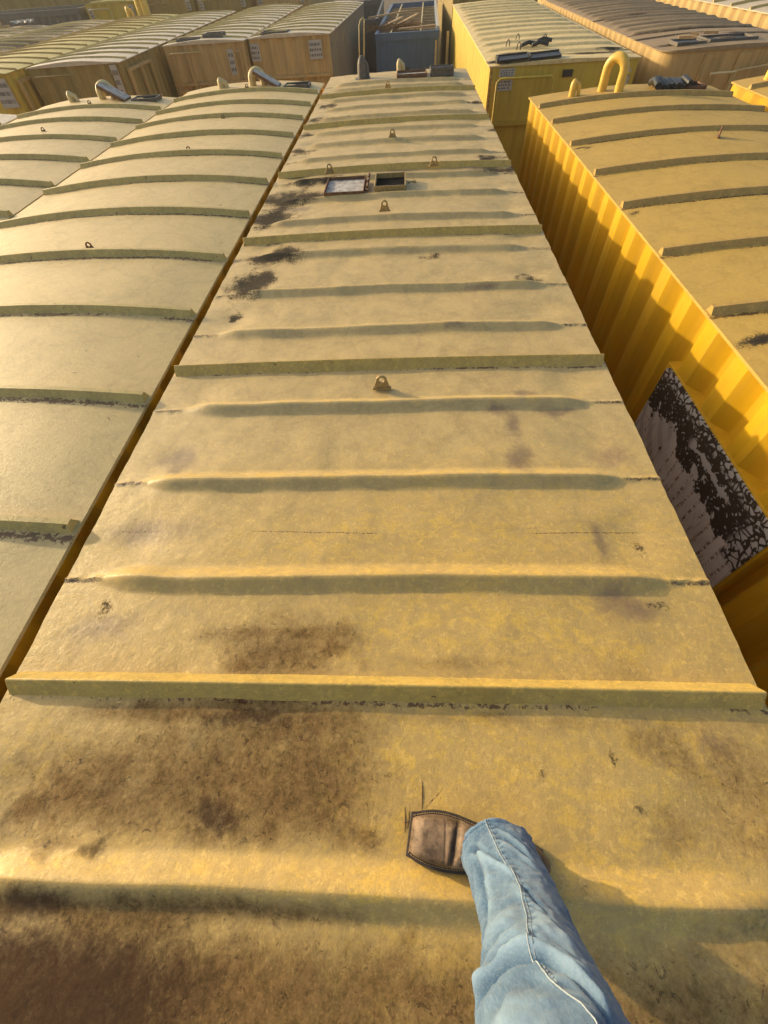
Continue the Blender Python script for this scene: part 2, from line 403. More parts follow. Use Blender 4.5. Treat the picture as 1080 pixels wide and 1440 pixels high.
def tank(name, label, x0, x1, y0, y1, roofm, wallm, ribm, dz=0, rz=0, ribh=.042, crown=.076, per=.365, depth=.055, rad=0, ribs=None,
         endcorr=True, folds=None, group=None, rough_attr=None, res=.10, pivot_near=False, endmat=None):
    w = x1 - x0; L = y1 - y0; H = dz - GZ
    t = empty(name, ((x0 + x1) / 2, (y0 + y1) / 2, GZ), rz, label, 'storage tank', group or 'steel storage tanks parked side by side in the yard')
    P = corr_path(w - .05, L - .05, per, depth, rad, endcorr)
    build_wall(P, .0, H - .012, wallm, t)
    xs = np.linspace(-w / 2, w / 2, 33); ys = np.linspace(-L / 2, L / 2, max(12, int(L / res)))
    fl = [f - (y0 + y1) / 2 for f in (folds or [])]
    rl = [r - (y0 + y1) / 2 for r in (ribs or [])]
    if fl:
        ys = np.unique(np.concatenate([ys, *[np.linspace(f - .16, f + .16, 9) for f in fl]]))
    if rl:
        ys = np.unique(np.concatenate([ys, *[np.linspace(f - .14, f + .06, 6) for f in rl]]))
    sd = sum(ord(c) for c in label) % 977
    def z(X, Y):
        Z = crown * (1 - (2 * X / w) ** 2) + (fbm(X * 1.3 + sd, Y * 1.3, sd, 3) - .5) * .022 * sstep(0, .25, w / 2 - np.abs(X))
        for f in fl:
            d = Y - f; Z = Z + .040 * (1 - sstep(.010, np.where(d > 0, .14, .060), np.abs(d))) * sstep(0, .1, w / 2 - .06 - np.abs(X))
        if rad:    # rounded roof plan at the corners
            pass
        return Z
    def at(X, Y):
        sp = np.zeros_like(X)
        for r in rl:
            d = Y - r
            sp = np.maximum(sp, np.exp(-((d + .058) / .022) ** 2) * np.clip(fbm(X * 2.2 + sd, Y * 0 + r * 3, sd + 3, 3) * 2.8 - .35, 0, 1))
        A = {'speck': sp * .95}
        if rough_attr: A.update(rough_attr(X + (x0 + x1) / 2, Y + (y0 + y1) / 2))
        return A
    roof_sheet('roof', w, xs, ys, z, roofm, t, H, at, .016, 0, rad)
    if rl:
        rb = rib_mb(w, crown, ribh, .038, .013).build('roof_rib', ribm, t); rb.location = (0, rl[0], H)
        for k, y in enumerate(rl[1:]):
            dup(rb, t, (0, y, H))
    t['_H'] = H; t['_cx'] = (x0 + x1) / 2; t['_cy'] = (y0 + y1) / 2
    return t
def loc(t, x, y, z=0):      # world point (unrotated yard grid) into the tank's own space
    p = Vector((x - t.location.x, y - t.location.y, z - GZ)); p.rotate(Matrix.Rotation(-t.rotation_euler.z, 3, 'Z')); return p
def lugs(t, pts, mat='lug', rz=0, sc=1.0):
    first = None
    for k, (x, y, z) in enumerate(pts):
        p = loc(t, x, y, z)
        if first is None:
            first = LUG.build('lifting_lug', M[mat], t); first.location = p; first.rotation_euler = (0, 0, rz); first.scale = (sc, sc, sc)
            bevel(first, .003)
        else: dup(first, t, p, rz + .1 * math.sin(k * 7))
def u_pipe(t, a, b, h, r, mat, name='vent_pipe', base=True):
    """an inverted U of pipe standing on points a and b of the roof"""
    a = loc(t, *a); b = loc(t, *b); m = MB(); c = (a + b) / 2; d = (a - b) / 2; rr = d.length
    path = [a + Vector((0, 0, -.03)), a + Vector((0, 0, (h - rr) * .5))]
    for k in np.linspace(0, math.pi, 13): path.append(c + d * math.cos(k) + Vector((0, 0, h - rr - r + rr * math.sin(k))))
    path += [b + Vector((0, 0, (h - rr) * .5)), b + Vector((0, 0, -.03 if base else .02))]
    m.tube(path, r, 16); return m.build(name, mat, t, True, 60)
def stub(t, p, h, r, mat, name='vent_pipe'):
    p = loc(t, *p); m = MB()
    m.tube([p + Vector((0, 0, -.02)), p + Vector((0, 0, h * .35)), p + Vector((0, 0, h * .7)), p + Vector((.012, 0, h * .92)), p + Vector((.02, 0, h))], [r, r, r, r * .8, r * .35], 14)
    m.tube([p + Vector((.03, -.01, h * .75)), p + Vector((r * 1.5, -.01, h * .6)), p + Vector((r * 1.9, -.01, .0))], [r * .6, r * .6, r * .55], 10)
    return m.build(name, mat, t, True, 60)
def frame_box(t, name, x0, x1, y0, y1, z0, z1, th, mat, inner=None, innerz=None, lab=None, innername='interior'):
    """a low open box of four sides with a floor: a hatch coaming or an upturned lid"""
    a = loc(t, x0, y0, z0); b = loc(t, x1, y1, z0); x0, y0 = a.x, a.y; x1, y1 = b.x, b.y; z1 = z1 - z0 + a.z; z0 = a.z
    m = MB()
    m.box((x0, y0, z0), (x1, y0 + th, z1)); m.box((x0, y1 - th, z0), (x1, y1, z1))
    m.box((x0, y0 + th, z0), (x0 + th, y1 - th, z1 - .002)); m.box((x1 - th, y0 + th, z0), (x1, y1 - th, z1 - .002))
    o = m.build(name, mat, t); bevel(o, .003)
    if lab: o['label'] = lab
    if inner:
        iz = z0 + .012 if innerz is None else z0 + innerz
        nx = 14; xs = np.linspace(x0 + th * .6, x1 - th * .6, nx); ys = np.linspace(y0 + th * .6, y1 - th * .6, nx)
        X, Y = np.meshgrid(xs, ys); Z = iz + .006 * (fbm(X * 8, Y * 8, 4) - .5)
        v = np.stack([X.ravel(), Y.ravel(), Z.ravel()], 1); idx = np.arange(nx * nx).reshape(nx, nx)
        f = np.stack([idx[:-1, :-1].ravel(), idx[:-1, 1:].ravel(), idx[1:, 1:].ravel(), idx[1:, :-1].ravel()], 1).tolist()
        mesh_obj(innername, v, f, inner, o, True)
    return o

# ---- the tank the photographer stands on
ST = {
  'gunk':[(-0.98,3.06,0.116,0.169),(-0.86,3.52,0.194,0.101),(-1.0,2.65,0.03,0.04),(-1.04,4.3,0.145,0.18),(-0.96,4.78,0.24,0.152),(-0.87,5.22,0.196,0.108),(-0.96,3.81,0.073,0.057),(0.99,3.01,0.071,0.071),(1.03,5.66,0.132,0.072),(1.01,5.25,0.18,0.085),(1.22,5.35,0.056,0.066),(-1.0,0.6,0.033,0.042),(1.02,0.85,0.026,0.058),(1.01,0.62,0.062,0.022),(-1.08,6.28,0.123,0.086),(-1.16,7.03,0.097,0.086),(-1.08,7.77,0.094,0.1),(-1.05,8.51,0.113,0.092),(-0.98,9.16,0.121,0.104),(1.25,6.8,0.084,0.079),(1.2,7.41,0.082,0.072),(1.16,8.23,0.09,0.086),(0.34,3.39,0.074,0.047),(0.56,-0.13,0.014,0.012),(0.17,-0.25,0.012,0.012),(0.51,0.11,0.016,0.022),(0.72,0.15,0.016,0.018),(0.76,0.03,0.017,0.021),(0.11,-0.23,0.005,0.005),(0.11,-0.29,0.005,0.004),(-0.87,0.11,0.022,0.012)],
  'purple':[(0.65,1.33,0.069,0.103),(0.89,1.64,0.115,0.042),(0.6,1.65,0.083,0.047),(0.65,1.53,0.047,0.125),(0.88,0.86,0.039,0.114),(0.87,0.66,0.063,0.072),(0.92,0.6,0.118,0.054),(0.58,2.88,0.094,0.048),(0.7,2.89,0.047,0.038),(0.43,2.41,0.076,0.031),(0.74,1.78,0.085,0.057),(0.82,5.39,0.423,0.089),(0.06,5.38,0.366,0.067),(-0.85,4.49,0.269,0.07),(1.05,1.35,0.122,0.097),(-0.98,1.36,0.14,0.096),(-1.0,0.94,0.214,0.104),(1.02,0.2,0.059,0.05),(-0.95,0.52,0.158,0.07)],
  'rust':[(-0.32,0.52,0.237,0.056),(-0.4,0.4,0.109,0.038),(-0.12,0.47,0.097,0.071),(-0.48,0.25,0.404,0.054),(-0.21,0.24,0.263,0.059),(-0.36,0.05,0.204,0.091),(-0.28,-0.03,0.117,0.061),(-0.45,-0.07,0.117,0.061),(-0.13,0.01,0.098,0.069),(-0.86,-0.09,0.09,0.037),(-0.82,0.0,0.145,0.07),(-0.75,0.07,0.149,0.091),(-0.98,-0.02,0.083,0.089),(-0.07,0.16,0.105,0.072),(-0.01,-0.05,0.075,0.058),(-0.69,-0.34,0.221,0.106),(-0.46,-0.27,0.311,0.073),(-0.64,-0.22,0.252,0.041),(-0.15,-0.34,0.258,0.063),(0.04,-0.31,0.13,0.064),(-0.3,-0.38,0.395,0.061),(-0.69,-0.4,0.164,0.067),(-0.3,-0.21,0.351,0.026),(1.03,0.05,0.073,0.145),(0.93,0.13,0.115,0.088),(0.84,0.2,0.119,0.057),(0.89,-0.27,0.076,0.092),(0.78,-0.26,0.125,0.07),(0.61,-0.31,0.092,0.054),(0.17,-0.32,0.095,0.052),(0.83,-0.03,0.106,0.06),(0.4,0.25,0.127,0.027),(0.29,0.41,0.183,0.032)],
  'dark':[(-0.72,-0.35,0.186,0.094),(-0.55,-0.37,0.197,0.077),(-0.73,-0.4,0.148,0.057),(-0.85,-0.21,0.223,0.038),(-0.38,0.23,0.156,0.028),(-0.4,-0.02,0.099,0.048),(-0.74,-0.1,0.043,0.022)],
  'worn':[(0.23,0.17,0.328,0.121),(0.36,-0.04,0.255,0.098),(0.1,-0.08,0.129,0.082),(0.64,-0.1,0.207,0.055),(0.91,0.18,0.118,0.074),(0.3,0.56,0.434,0.075),(0.1,0.95,0.563,0.081),(0.71,0.49,0.319,0.048),(-0.29,0.82,0.251,0.045),(-0.36,-0.16,0.399,0.033),(-1.0,0.12,0.134,0.101),(-0.07,-0.01,0.058,0.061),(0.01,0.43,0.095,0.046)],
}
BARS = [-1.45, .33, 2.06, 3.80, 5.43, 7.32, 9.10]
FOLDS = [-1.0, -.60, -.155, .715, 1.21, 1.715, 2.43, 2.93, 3.50, 4.13, 4.65, 5.17, 5.87, 6.42, 6.93, 7.64, 8.18, 8.70, 9.45, 9.85]
X0, X1, Y0, Y1 = -1.22, 1.22, -2.6, 10.85
def crown_c(y): return .012 + .014 * sstep(2.0, 6.0, y)
def zc(X, Y):
    y = Y
    Z = crown_c(y) * (1 - (X / 1.22) ** 2)
    Z = Z + (fbm(X * 2.1, y * 2.1, 11, 3) - .5) * .020 * sstep(0, .2, 1.22 - np.abs(X))
    Z = Z + (fbm(X * 6, y * 6, 21, 3) - .5) * .003
    for k, f in enumerate(FOLDS):
        if abs(f) > 100: continue
        d = y - f
        far = .058; near = .050
        h = .035 + .003 * math.sin(k * 3.1)
        end = sstep(0, .22, 1.125 - np.abs(X) + .02 * math.sin(k * 2.2)); far = far * (.35 + .65 * end); near = near * (.35 + .65 * end)
        rd = np.sqrt(d * d + .009 ** 2) - .009; uu_ = np.clip(np.where(d > 0, rd / far, rd / near), 0, 1); Z = Z + h * end * np.where(d > 0, (1 - uu_) ** 1.3, (1 - uu_) ** 1.25)
        # weld line running out from each end of the fold to the eave
        wl = sstep(0, .02, np.abs(X) - 1.06) * np.exp(-((y - f - .004 * np.sin(X * 90)) / .0075) ** 2)
        Z = Z + wl * (.005 + .005 * fbm(X * 60, y * 60, 8, 2))
        # dishing beside the fold ends
        Z = Z - .012 * np.exp(-((np.abs(X) - 1.0) / .13) ** 2 - ((d - .19) / .10) ** 2)
    # brushed-on, lumpy paint where people walk
    near_m = 1 - sstep(1.0, 3.0, np.abs(y))
    Z = Z + near_m * (fbm(X * 26, y * 26, 31, 3) - .5) * .0016 * (.25 + sstep(.1, -.8, X))
    return Z
def attr_c(X, Y):
    A = {}
    big_g = [(a, b, c * 1.25, d * 1.25) if b > 1.5 else (a, b, c, d) for a, b, c, d in ST['gunk']]
    A['gunk'] = np.maximum(.86 * blob(X, Y, [e for e in big_g if e[1] > 3.6 or (e[1] > 1.5 and e[0] < 0)], 1, .30), (.42 + .2 * sstep(1.5, 2.5, Y)) * blob(X, Y, [e for e in big_g if not (e[1] > 3.6 or (e[1] > 1.5 and e[0] < 0))], 1, .30)); A['purple'] = blob(X, Y, ST['purple'], 2, .2) * .85
    r = blob(X, Y, [e for e in ST['rust'] if e[0] < .25], 3, .28)
    r = np.maximum(r, .55 * blob(X, Y, [e for e in ST['rust'] if e[0] >= .25], 3, .28))
    r = np.maximum(r, blob(X, Y, [(-.42, .10, .46, .17), (-.30, .05, .24, .14), (-.80, .02, .26, .14), (-.12, .08, .14, .14), (-.2, .22, .25, .05), (-.33, .46, .24, .12)], 33, .15) * .95)
    r = np.maximum(r, .75 * (1 - sstep(-.55, -.30, Y)) * sstep(.2, .6, fbm(X * 3, Y * 3, 77)))
    r = np.maximum(r, .5 * np.clip(fbm(X * 2.2, Y * 2.2, 90, 4) * 3 - 1.55, 0, 1) * (1 - sstep(.25, .7, Y)))
    A['rust'] = r
    left = sstep(.25, -.55, X); front = 1 - sstep(-.34, -.17, Y)
    r = np.maximum(r, front * np.clip(.84 + .4 * left, 0, 1.1)); r = np.maximum(r, .62 * sstep(.72, 1.08, X) * (1 - sstep(.10, .30, Y)))
    r = np.maximum(r, .75 * np.exp(-((Y - .245) / .035) ** 2) * (.45 + .55 * sstep(.1, -.2, X)) * sstep(-1.1, -.8, X))
    r = r * (1 - .80 * np.exp(-((Y + .105) / .042) ** 2) * (1 - .5 * np.exp(-((X + .88) / .12) ** 2)))  # rubbed-clean slope, rust also thinned to brighten its sunlit band
    A['rust'] = r
    A['dark'] = np.maximum(blob(X, Y, ST['dark'], 4, .25), 1.0 * front * sstep(-.15, -.60, X))
    A['near'] = 1 - sstep(.7, 1.7, Y)
    A['crust'] = np.clip((1 - sstep(.35, .9, np.abs(Y + .1))) * (.25 + .95 * sstep(.25, -.4, X)) + .12, 0, 1) * (1 - sstep(1.5, 3.0, Y))
    A['worn'] = np.clip(blob(X, Y, ST['worn'], 5, .25) + .45 * (1 - sstep(.9, 1.6, Y)) * sstep(-.3, .2, X), 0, 1)
    for f in FOLDS: A['worn'] = np.maximum(A['worn'], .8 * np.exp(-((Y - f - .025) / .03) ** 2) * sstep(1.1, .95, np.abs(X)))  # crest wear, its gold also painting in each fold's sunlit highlight
    sp = np.zeros_like(X)
    for f in FOLDS:      # rust along the welds
        sp = np.maximum(sp, np.exp(-((Y - f) / .014) ** 2) * sstep(1.04, 1.12, np.abs(X)) * .62)
    for b in BARS: sp = np.maximum(sp, np.exp(-((Y - b + .045) / .012) ** 2) * .72 * fbm(X * 3, Y * 0 + b, 15, 3) * 1.3)
    A['speck'] = sp
    return A
H0 = -GZ
t0 = empty('storage_tank', (0, (Y0 + Y1) / 2, GZ), 0, 'worn tan tank underfoot, its folded roof stained brown and black, boot standing on it', 'storage tank', 'steel storage tanks parked side by side in the yard')
build_wall(corr_path(2.40, Y1 - Y0 - .06, .365, .055, 0, True), 0, H0 - .012, M['wall_c'], t0)
yc = (Y0 + Y1) / 2
ys = np.unique(np.concatenate([FOLDS, np.concatenate([np.arange(Y0, -.6, .05), np.arange(-.6, 1.0, .0085), np.arange(1.0, 2.3, .011), np.arange(2.3, 6, .02), np.arange(6, Y1, .03), [Y1]])]))
xs = np.linspace(X0, X1, 200)
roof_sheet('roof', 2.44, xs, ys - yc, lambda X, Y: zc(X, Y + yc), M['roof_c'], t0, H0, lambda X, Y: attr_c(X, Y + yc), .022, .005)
for k, y in enumerate(BARS):
    o = rib_mb(2.44, float(crown_c(y)), .044, .041, .0035, 60).build('roof_rib', M['rib_c'], t0)
    o.location = (0, y - yc, H0 + .002); bevel(o, .003)
lugs(t0, [(0, 1.85, .02), (-.05, 4.22, .055), (-.645, 5.33, .045), (.42, 5.35, .055), (-.02, 6.44, .06), (-.14, 9.25, .06)])
ZR = .045
lid = frame_box(t0, 'hatch_lid', -.63, -.255, 4.65, 5.08, ZR - .03, ZR + .030, .010, M['rust'], M['lidin'], .034, None, 'lid_face')
co = frame_box(t0, 'hatch_frame', -.16, .135, 4.70, 5.07, ZR - .04, ZR + .045, .011, M['lug'], M['black'], .046)
m = MB()
for yy in (4.74, 4.89, 5.01):
    p = loc(t0, -.2, yy, ZR + .045); m.tube([p + Vector((-.02, -.04, 0)), p + Vector((-.02, .04, 0))], .012, 10)
p = loc(t0, -.2, 4.87, ZR + .02); m.box((p.x - .045, p.y - .16, p.z - .01), (p.x - .02, p.y + .16, p.z + .0))
m.build('hinge', M['rust'], lid, True, 40)
m = MB(); p = loc(t0, .18, 4.90, ZR + .0)
m.tube([p + Vector((-.03, 0, 0)), p + Vector((.02, 0, .015)), p + Vector((.05, .02, .01)), p + Vector((.05, -.02, .005)), p + Vector((.02, -.015, .012))], .005, 8)
m.build('latch', M['lug'], t0, True)
for pa, pb in (((.121, .021), (.121, -.034)), ((.133, .013), (.127, -.027)), ((.118, -.013), (.139, -.010)), ((.170, .084), (.168, .017))):
    m = MB(); a = loc(t0, pa[0], pa[1], .016 + zc(np.array(pa[0]), np.array(pa[1])) * 1.0 - .0155); b = loc(t0, pb[0], pb[1], .016 + zc(np.array(pb[0]), np.array(pb[1])) - .0155)
    m.tube([a, (a + b) / 2 + Vector((.0015, 0, .0003)), b], [.0005, .0014, .0004], 5); m.build('scratch', M['rust'], t0)
# far end of the same roof: second hatch, vents, riser
lid2 = frame_box(t0, 'hatch_lid', -.01, .50, 10.12, 10.50, .03, .075, .016, M['rust'], M['lidin'], .012, 'open far hatch lid lying dusty side up', 'lid_face')
frame_box(t0, 'hatch_frame', .56, .95, 10.14, 10.58, .02, .10, .015, M['darkmetal'], M['black'], .02)
m = MB(); p = loc(t0, .76, 10.16, .105); m.tube([p + Vector((-.18, 0, 0)), p + Vector((.18, 0, 0))], .03, 12); 
m.build('hinge', M['darkmetal'], t0, True, 40)
stub(t0, (.03, 10.68, .02), .17, .045, M['pipe_t'])
rz_ = (-.61, 10.40, .02)
m = MB(); p = loc(t0, *rz_)
m.tube([p + Vector((0, 0, -.02)), p + Vector((0, 0, .02)), p + Vector((0, 0, .16)), p + Vector((.005, 0, .22)), p + Vector((.015, 0, .262)), p + Vector((.02, 0, .275))], [.085, .082, .074, .062, .035, .012], 18)
m.tube([p + Vector((.06, 0, .19)), p + Vector((.085, 0, .14)), p + Vector((.092, 0, .0))], [.035, .036, .036], 10)
m.box((p.x - .12, p.y - .12, p.z - .02), (p.x + .13, p.y + .12, p.z + .004))
rs = m.build('vent_pipe', M['darkmetal'], t0, True, 50); rs['label'] = 'grey dusty bent vent pipe at the far left corner'
m = MB(); m.tube([p + Vector((-.035, .03, .2)), p + Vector((-.005, .03, .60)), p + Vector((.02, .03, .655)), p + Vector((.075, .03, .69)), p + Vector((.085, .03, .65)), p + Vector((.045, .03, .22))], .008, 8)
m.build('handle', M['pipe_t'], t0, True)

# ---- left neighbours
rough_w = lambda X, Y: {'gunk': np.clip(fbm(X * 3, Y * 3, 9, 4) * 3 - 1.6, 0, 1)}
LRIBS = [-1.6, -.75, .115, .97, 1.82, 2.69, 3.53, 4.41, 5.28, 6.15, 7.01, 7.88, 8.70, 9.55]
t1 = tank('storage_tank', 'clean tan tank with arched ribs, immediately left of the worn stained roof', -3.735, -1.285, -2.9, 10.35, M['roof_l'], M['wall_c'], M['rib_l'], ribs=LRIBS)
lugs(t1, [(-2.43, 3.66, .057), (-2.42, 6.28, .057), (-2.40, 7.78, .057), (-2.45, 9.56, .10)], 'rust', .25, .8)
L2RIBS = [y + .30 for y in (-1.6, -.75, .115, .97, 1.82, 2.69, 3.53, 4.41, 5.25, 6.13, 7.0, 7.95, 8.75)]
t2 = tank('storage_tank', 'clean tan tank with arched ribs, second to the left of the worn stained roof', -6.2, -3.765, -3.0, 9.9, M['roof_l'], M['wall_c'], M['rib_l'], ribs=L2RIBS)
lugs(t2, [(-4.97, 7.68, .058), (-4.95, 9.15, .09), (-4.9, 5.0, .06)], 'rust', .25, .8)
t3 = tank('storage_tank', 'rough whitish roof corner at the left picture edge, beyond the tan ribbed roofs', -8.7, -6.27, -3.2, 9.3, M['roof_w'], M['wall_c'], M['rib_l'], ribs=[y for y in (2.5, 3.4, 4.3, 5.2, 6.1, 7.0, 7.9, 8.7)])
for t, dx, dy in ((t1, 0, 0), (t2, -2.53, -.30)):
    stub(t, (-3.0 + dx, 10.0 + dy, .06), .125, .055, M['pipe_t'])
    u_pipe(t, (-2.45 + dx, 9.98 + dy, .07), (-2.26 + dx, 10.02 + dy, .06), .235, .06, M['pipe_t'])
    # open lid leaning on the pipe
    a = loc(t, -2.35 + dx, 9.90 + dy, .265); b = loc(t, -1.98 + dx, 9.88 + dy, .075)
    ax = (b - a) / 2; az = Vector((ax.z, 0, -ax.x)).normalized() * .012; cc = (a + b) / 2
    m = MB(); m.obox(cc, ax, (0, .13, 0), az); 
    ld = m.build('hatch_lid', M['lidin'], t); bevel(ld, .004)
    m = MB(); n_ = az.normalized() * .02
    for s in (-1, 1): m.obox(cc + Vector((0, s * .135, 0)) + n_ * .6, ax * 1.02, (0, .010, 0), n_)
    for s in (-1, 1): m.obox(cc + ax * s + n_ * .6, ax.normalized() * .010, (0, .124, 0), n_ * .96)
    m.build('lid_rim', M['rust'], ld)
    frame_box(t, 'hatch_frame', -1.90 + dx, -1.47 + dx, 9.80 + dy, 10.08 + dy, .02, .075, .02, M['darkmetal'], M['black'], .03)

# ---- right neighbours
RR = [-2.6, -1.75, -.9, 0.0, .86, 1.74, 2.53, 3.33, 4.22, 5.05, 6.0, 6.93, 7.72]
def at_r(X, Y):
    gk = blob(X, Y, [(2.12, 2.20, .10, .06), (2.36, 2.13, .07, .06), (2.02, 4.05, .09, .04), (2.08, 5.85, .07, .04), (3.4, 6.6, .05, .03), (3.7, 7.1, .05, .03)], 6, .4)
    return {'dark': gk, 'gunk': gk * 1.1}
t4 = tank('storage_tank', 'ochre tank right of the worn roof with bright yellow corrugated side and peeling sign', 1.95, 4.45, -4.2, 8.37, M['roof_r'], M['wall_y'], M['rib_r'], ribs=RR, rz=R(.5), crown=.062, per=.366, depth=.074, rough_attr=at_r, endcorr=True, res=.06)
lugs(t4, [(3.32, 5.7, .08)], 'rust', 1.2)
stub(t4, (2.41, 8.05, .04), .16, .045, M['pipe_y'])
u_pipe(t4, (2.82, 8.12, .05), (2.99, 7.95, .05), .385, .056, M['pipe_y'])
h4 = frame_box(t4, 'hatch_frame', 3.52, 4.12, 7.92, 8.22, .02, .085, .02, M['rust'], M['black'], .05)
m = MB(); rnd = random.Random(5)
for k in range(7):
    x = 3.46 + k * .065; p = loc(t4, x, 8.05, .10)
    m.tube([p + Vector((rnd.uniform(-.02, .02), -.16, rnd.uniform(-.01, .02))), p + Vector((rnd.uniform(-.02, .02), 0, rnd.uniform(.01, .05))), p + Vector((.03, .16, .0))], rnd.uniform(.028, .042), 10)
for k in range(4):
    p = loc(t4, 3.46 + k * .1, 7.90, .10); m.tube([p, p + Vector((.03, -.02, -.03)), p + Vector((.05, -.02, .01))], .016, 8)
m.build('hatch_lid', M['rubber'], h4, True, 60)
t5 = tank('storage_tank', 'ochre tank corner at the right picture edge, lit corrugated side, small pipe hoop', 4.78, 7.22, -4.2, 8.55, M['roof_r'], M['wall_y'], M['rib_r'], ribs=[y + .35 for y in RR], rz=R(.3), per=.4)
u_pipe(t5, (5.12, 8.32, .04), (5.38, 8.2, .05), .28, .07, M['pipe_y'])

# the peeling placard: a flat panel filling the corrugations of the right tank's near side
def sign_mat():
    t = NT('peeling_decal'); o = t.obj()
    sep = t.n('ShaderNodeSeparateXYZ'); t.link(o, sep.inputs[0]); u = sep.outputs['Y']; v = sep.outputs['Z']
    warp = t.noise(o, 5, 4, .6); warp2 = t.noise(o, 14, 4, .6)
    base = t.mix(t.ramp(t.noise(o, 4, 5), .3, .7), (.50, .505, .45), (.64, .635, .57))
    # big pale letter strokes, worn to ghosts
    w = t.n('ShaderNodeTexWave'); w.wave_type = 'RINGS'; w.inputs['Scale'].default_value = 2.6; w.inputs['Distortion'].default_value = 2.5
    t.link(o, w.inputs['Vector'])
    ghost = t.math('MULTIPLY', t.ramp(w.outputs['Fac'], .55, .62), t.ramp(u, .25, .32))
    base = t.mix(t.math('MULTIPLY', ghost, .45), base, (.26, .26, .24))
    # rows of small rusted print
    row = t.math('SINE', t.math('MULTIPLY', u, 2 * math.pi / .085)); rows = t.ramp(row, .55, .8)
    pr = t.ramp(t.noise(t.scale(o, (1, 14, 40)), 1.4, 3, .7), .50, .56)
    inr = t.math('MULTIPLY', t.ramp(u, .24, .20), t.ramp(v, -.20, -.24))
    pm = t.math('MULTIPLY', t.math('MULTIPLY', rows, pr), inr)
    base = t.mix(t.math('MULTIPLY', pm, .85), base, (.14, .065, .03))
    base = t.mix(t.math('MULTIPLY', t.ramp(t.noise(t.scale(o, (1, 9, 1.4)), 3, 6, .75), .5, .68), t.ramp(v, -.25, -.55, 0, .75)), base, (.17, .095, .05))
    # cracked dark vinyl with curled pale flakes
    wv = t.n('ShaderNodeVectorMath'); wv.operation = 'ADD'; nz = t.n('ShaderNodeTexNoise'); nz.inputs['Scale'].default_value = 9; t.link(o, nz.inputs['Vector'])
    sc_ = t.n('ShaderNodeVectorMath'); sc_.operation = 'SCALE'; sc_.inputs['Scale'].default_value = .09; t.link(nz.outputs['Color'], sc_.inputs[0])
    t.link(o, wv.inputs[0]); t.link(sc_.outputs[0], wv.inputs[1]); ow = wv.outputs[0]
    e = t.vor(t.scale(ow, (1, 17, 26)), 1.5, 'DISTANCE_TO_EDGE'); e2 = t.vor(t.scale(ow, (1, 17, 19)), 1.2, 'DISTANCE_TO_EDGE')
    flake = t.math('MULTIPLY', t.ramp(e, .24, .27), t.ramp(t.noise(t.scale(o, (1, 17, 26)), 1.3, 2), .45, .51))
    edge = t.math('MAXIMUM', t.ramp(v, -.10, -.06), t.ramp(u, -.52, -.60))
    flake = t.math('MAXIMUM', flake, t.math('MULTIPLY', t.ramp(e2, .11, .15), edge))
    lim = t.math('ADD', t.math('MULTIPLY', warp, .62), t.math('MULTIPLY', warp2, .16))
    bound = t.math('ADD', v, lim)
    dz = t.ramp(bound, .095, .103)
    endz = t.math('ADD', t.math('MULTIPLY', warp2, .12), t.math('MULTIPLY', u, -1))
    dz = t.math('MAXIMUM', dz, t.math('MULTIPLY', t.ramp(endz, .62, .64), t.ramp(v, -.40, -.37)))
    sl = t.math('ABSOLUTE', t.math('ADD', v, t.math('ADD', .165, t.math('MULTIPLY', t.math('SUBTRACT', warp2, .5), .16))))
    sl = t.math('MULTIPLY', t.ramp(sl, .026, .022), t.math('MULTIPLY', t.ramp(u, -.40, -.36), t.ramp(u, .16, .08)))
    flake = t.math('MAXIMUM', flake, sl)
    col = t.mix(dz, base, t.mix(flake, (.046, .036, .026), (.46, .455, .42)))
    sp = t.math('MULTIPLY', t.ramp(t.noise(o, 15, 3, .6, .5), .66, .69), t.ramp(u, .0, .1))
    col = t.mix(sp, col, (.035, .025, .018))
    t.bump(t.math('ADD', flake, t.math('MULTIPLY', t.noise(o, 40), .4)), .4, .004)
    return t.fin(col, .55, 0, .4)
p0 = loc(t4, 1.965, 1.89, -.405)
def rrect(hw, z0, z1, r, n=6):
    P = []
    for (cx, cz, a0) in ((hw - r, z1 - r, 0), (-hw + r, z1 - r, math.pi / 2), (-hw + r, z0 + r, math.pi), (hw - r, z0 + r, 1.5 * math.pi)):
        for a in np.linspace(a0, a0 + math.pi / 2, n): P.append((cx + r * math.cos(a), cz + r * math.sin(a)))
    return P
m = MB(); m.box((0, -.735, -1.16), (.115, .735, .0)); bx = m.build('sign_panel', M['wall_y'], t4); bx.location = p0 + Vector((.004, 0, 0)); bevel(bx, .004)
m = MB(); P = rrect(.715, -1.12, -.012, .055); m.prism([(0, y, z) for y, z in P], (-.007, 0, 0))
sg = m.build('decal', sign_mat(), bx); sg['label'] = 'grey sign with cracked black vinyl and rusted rows of print'

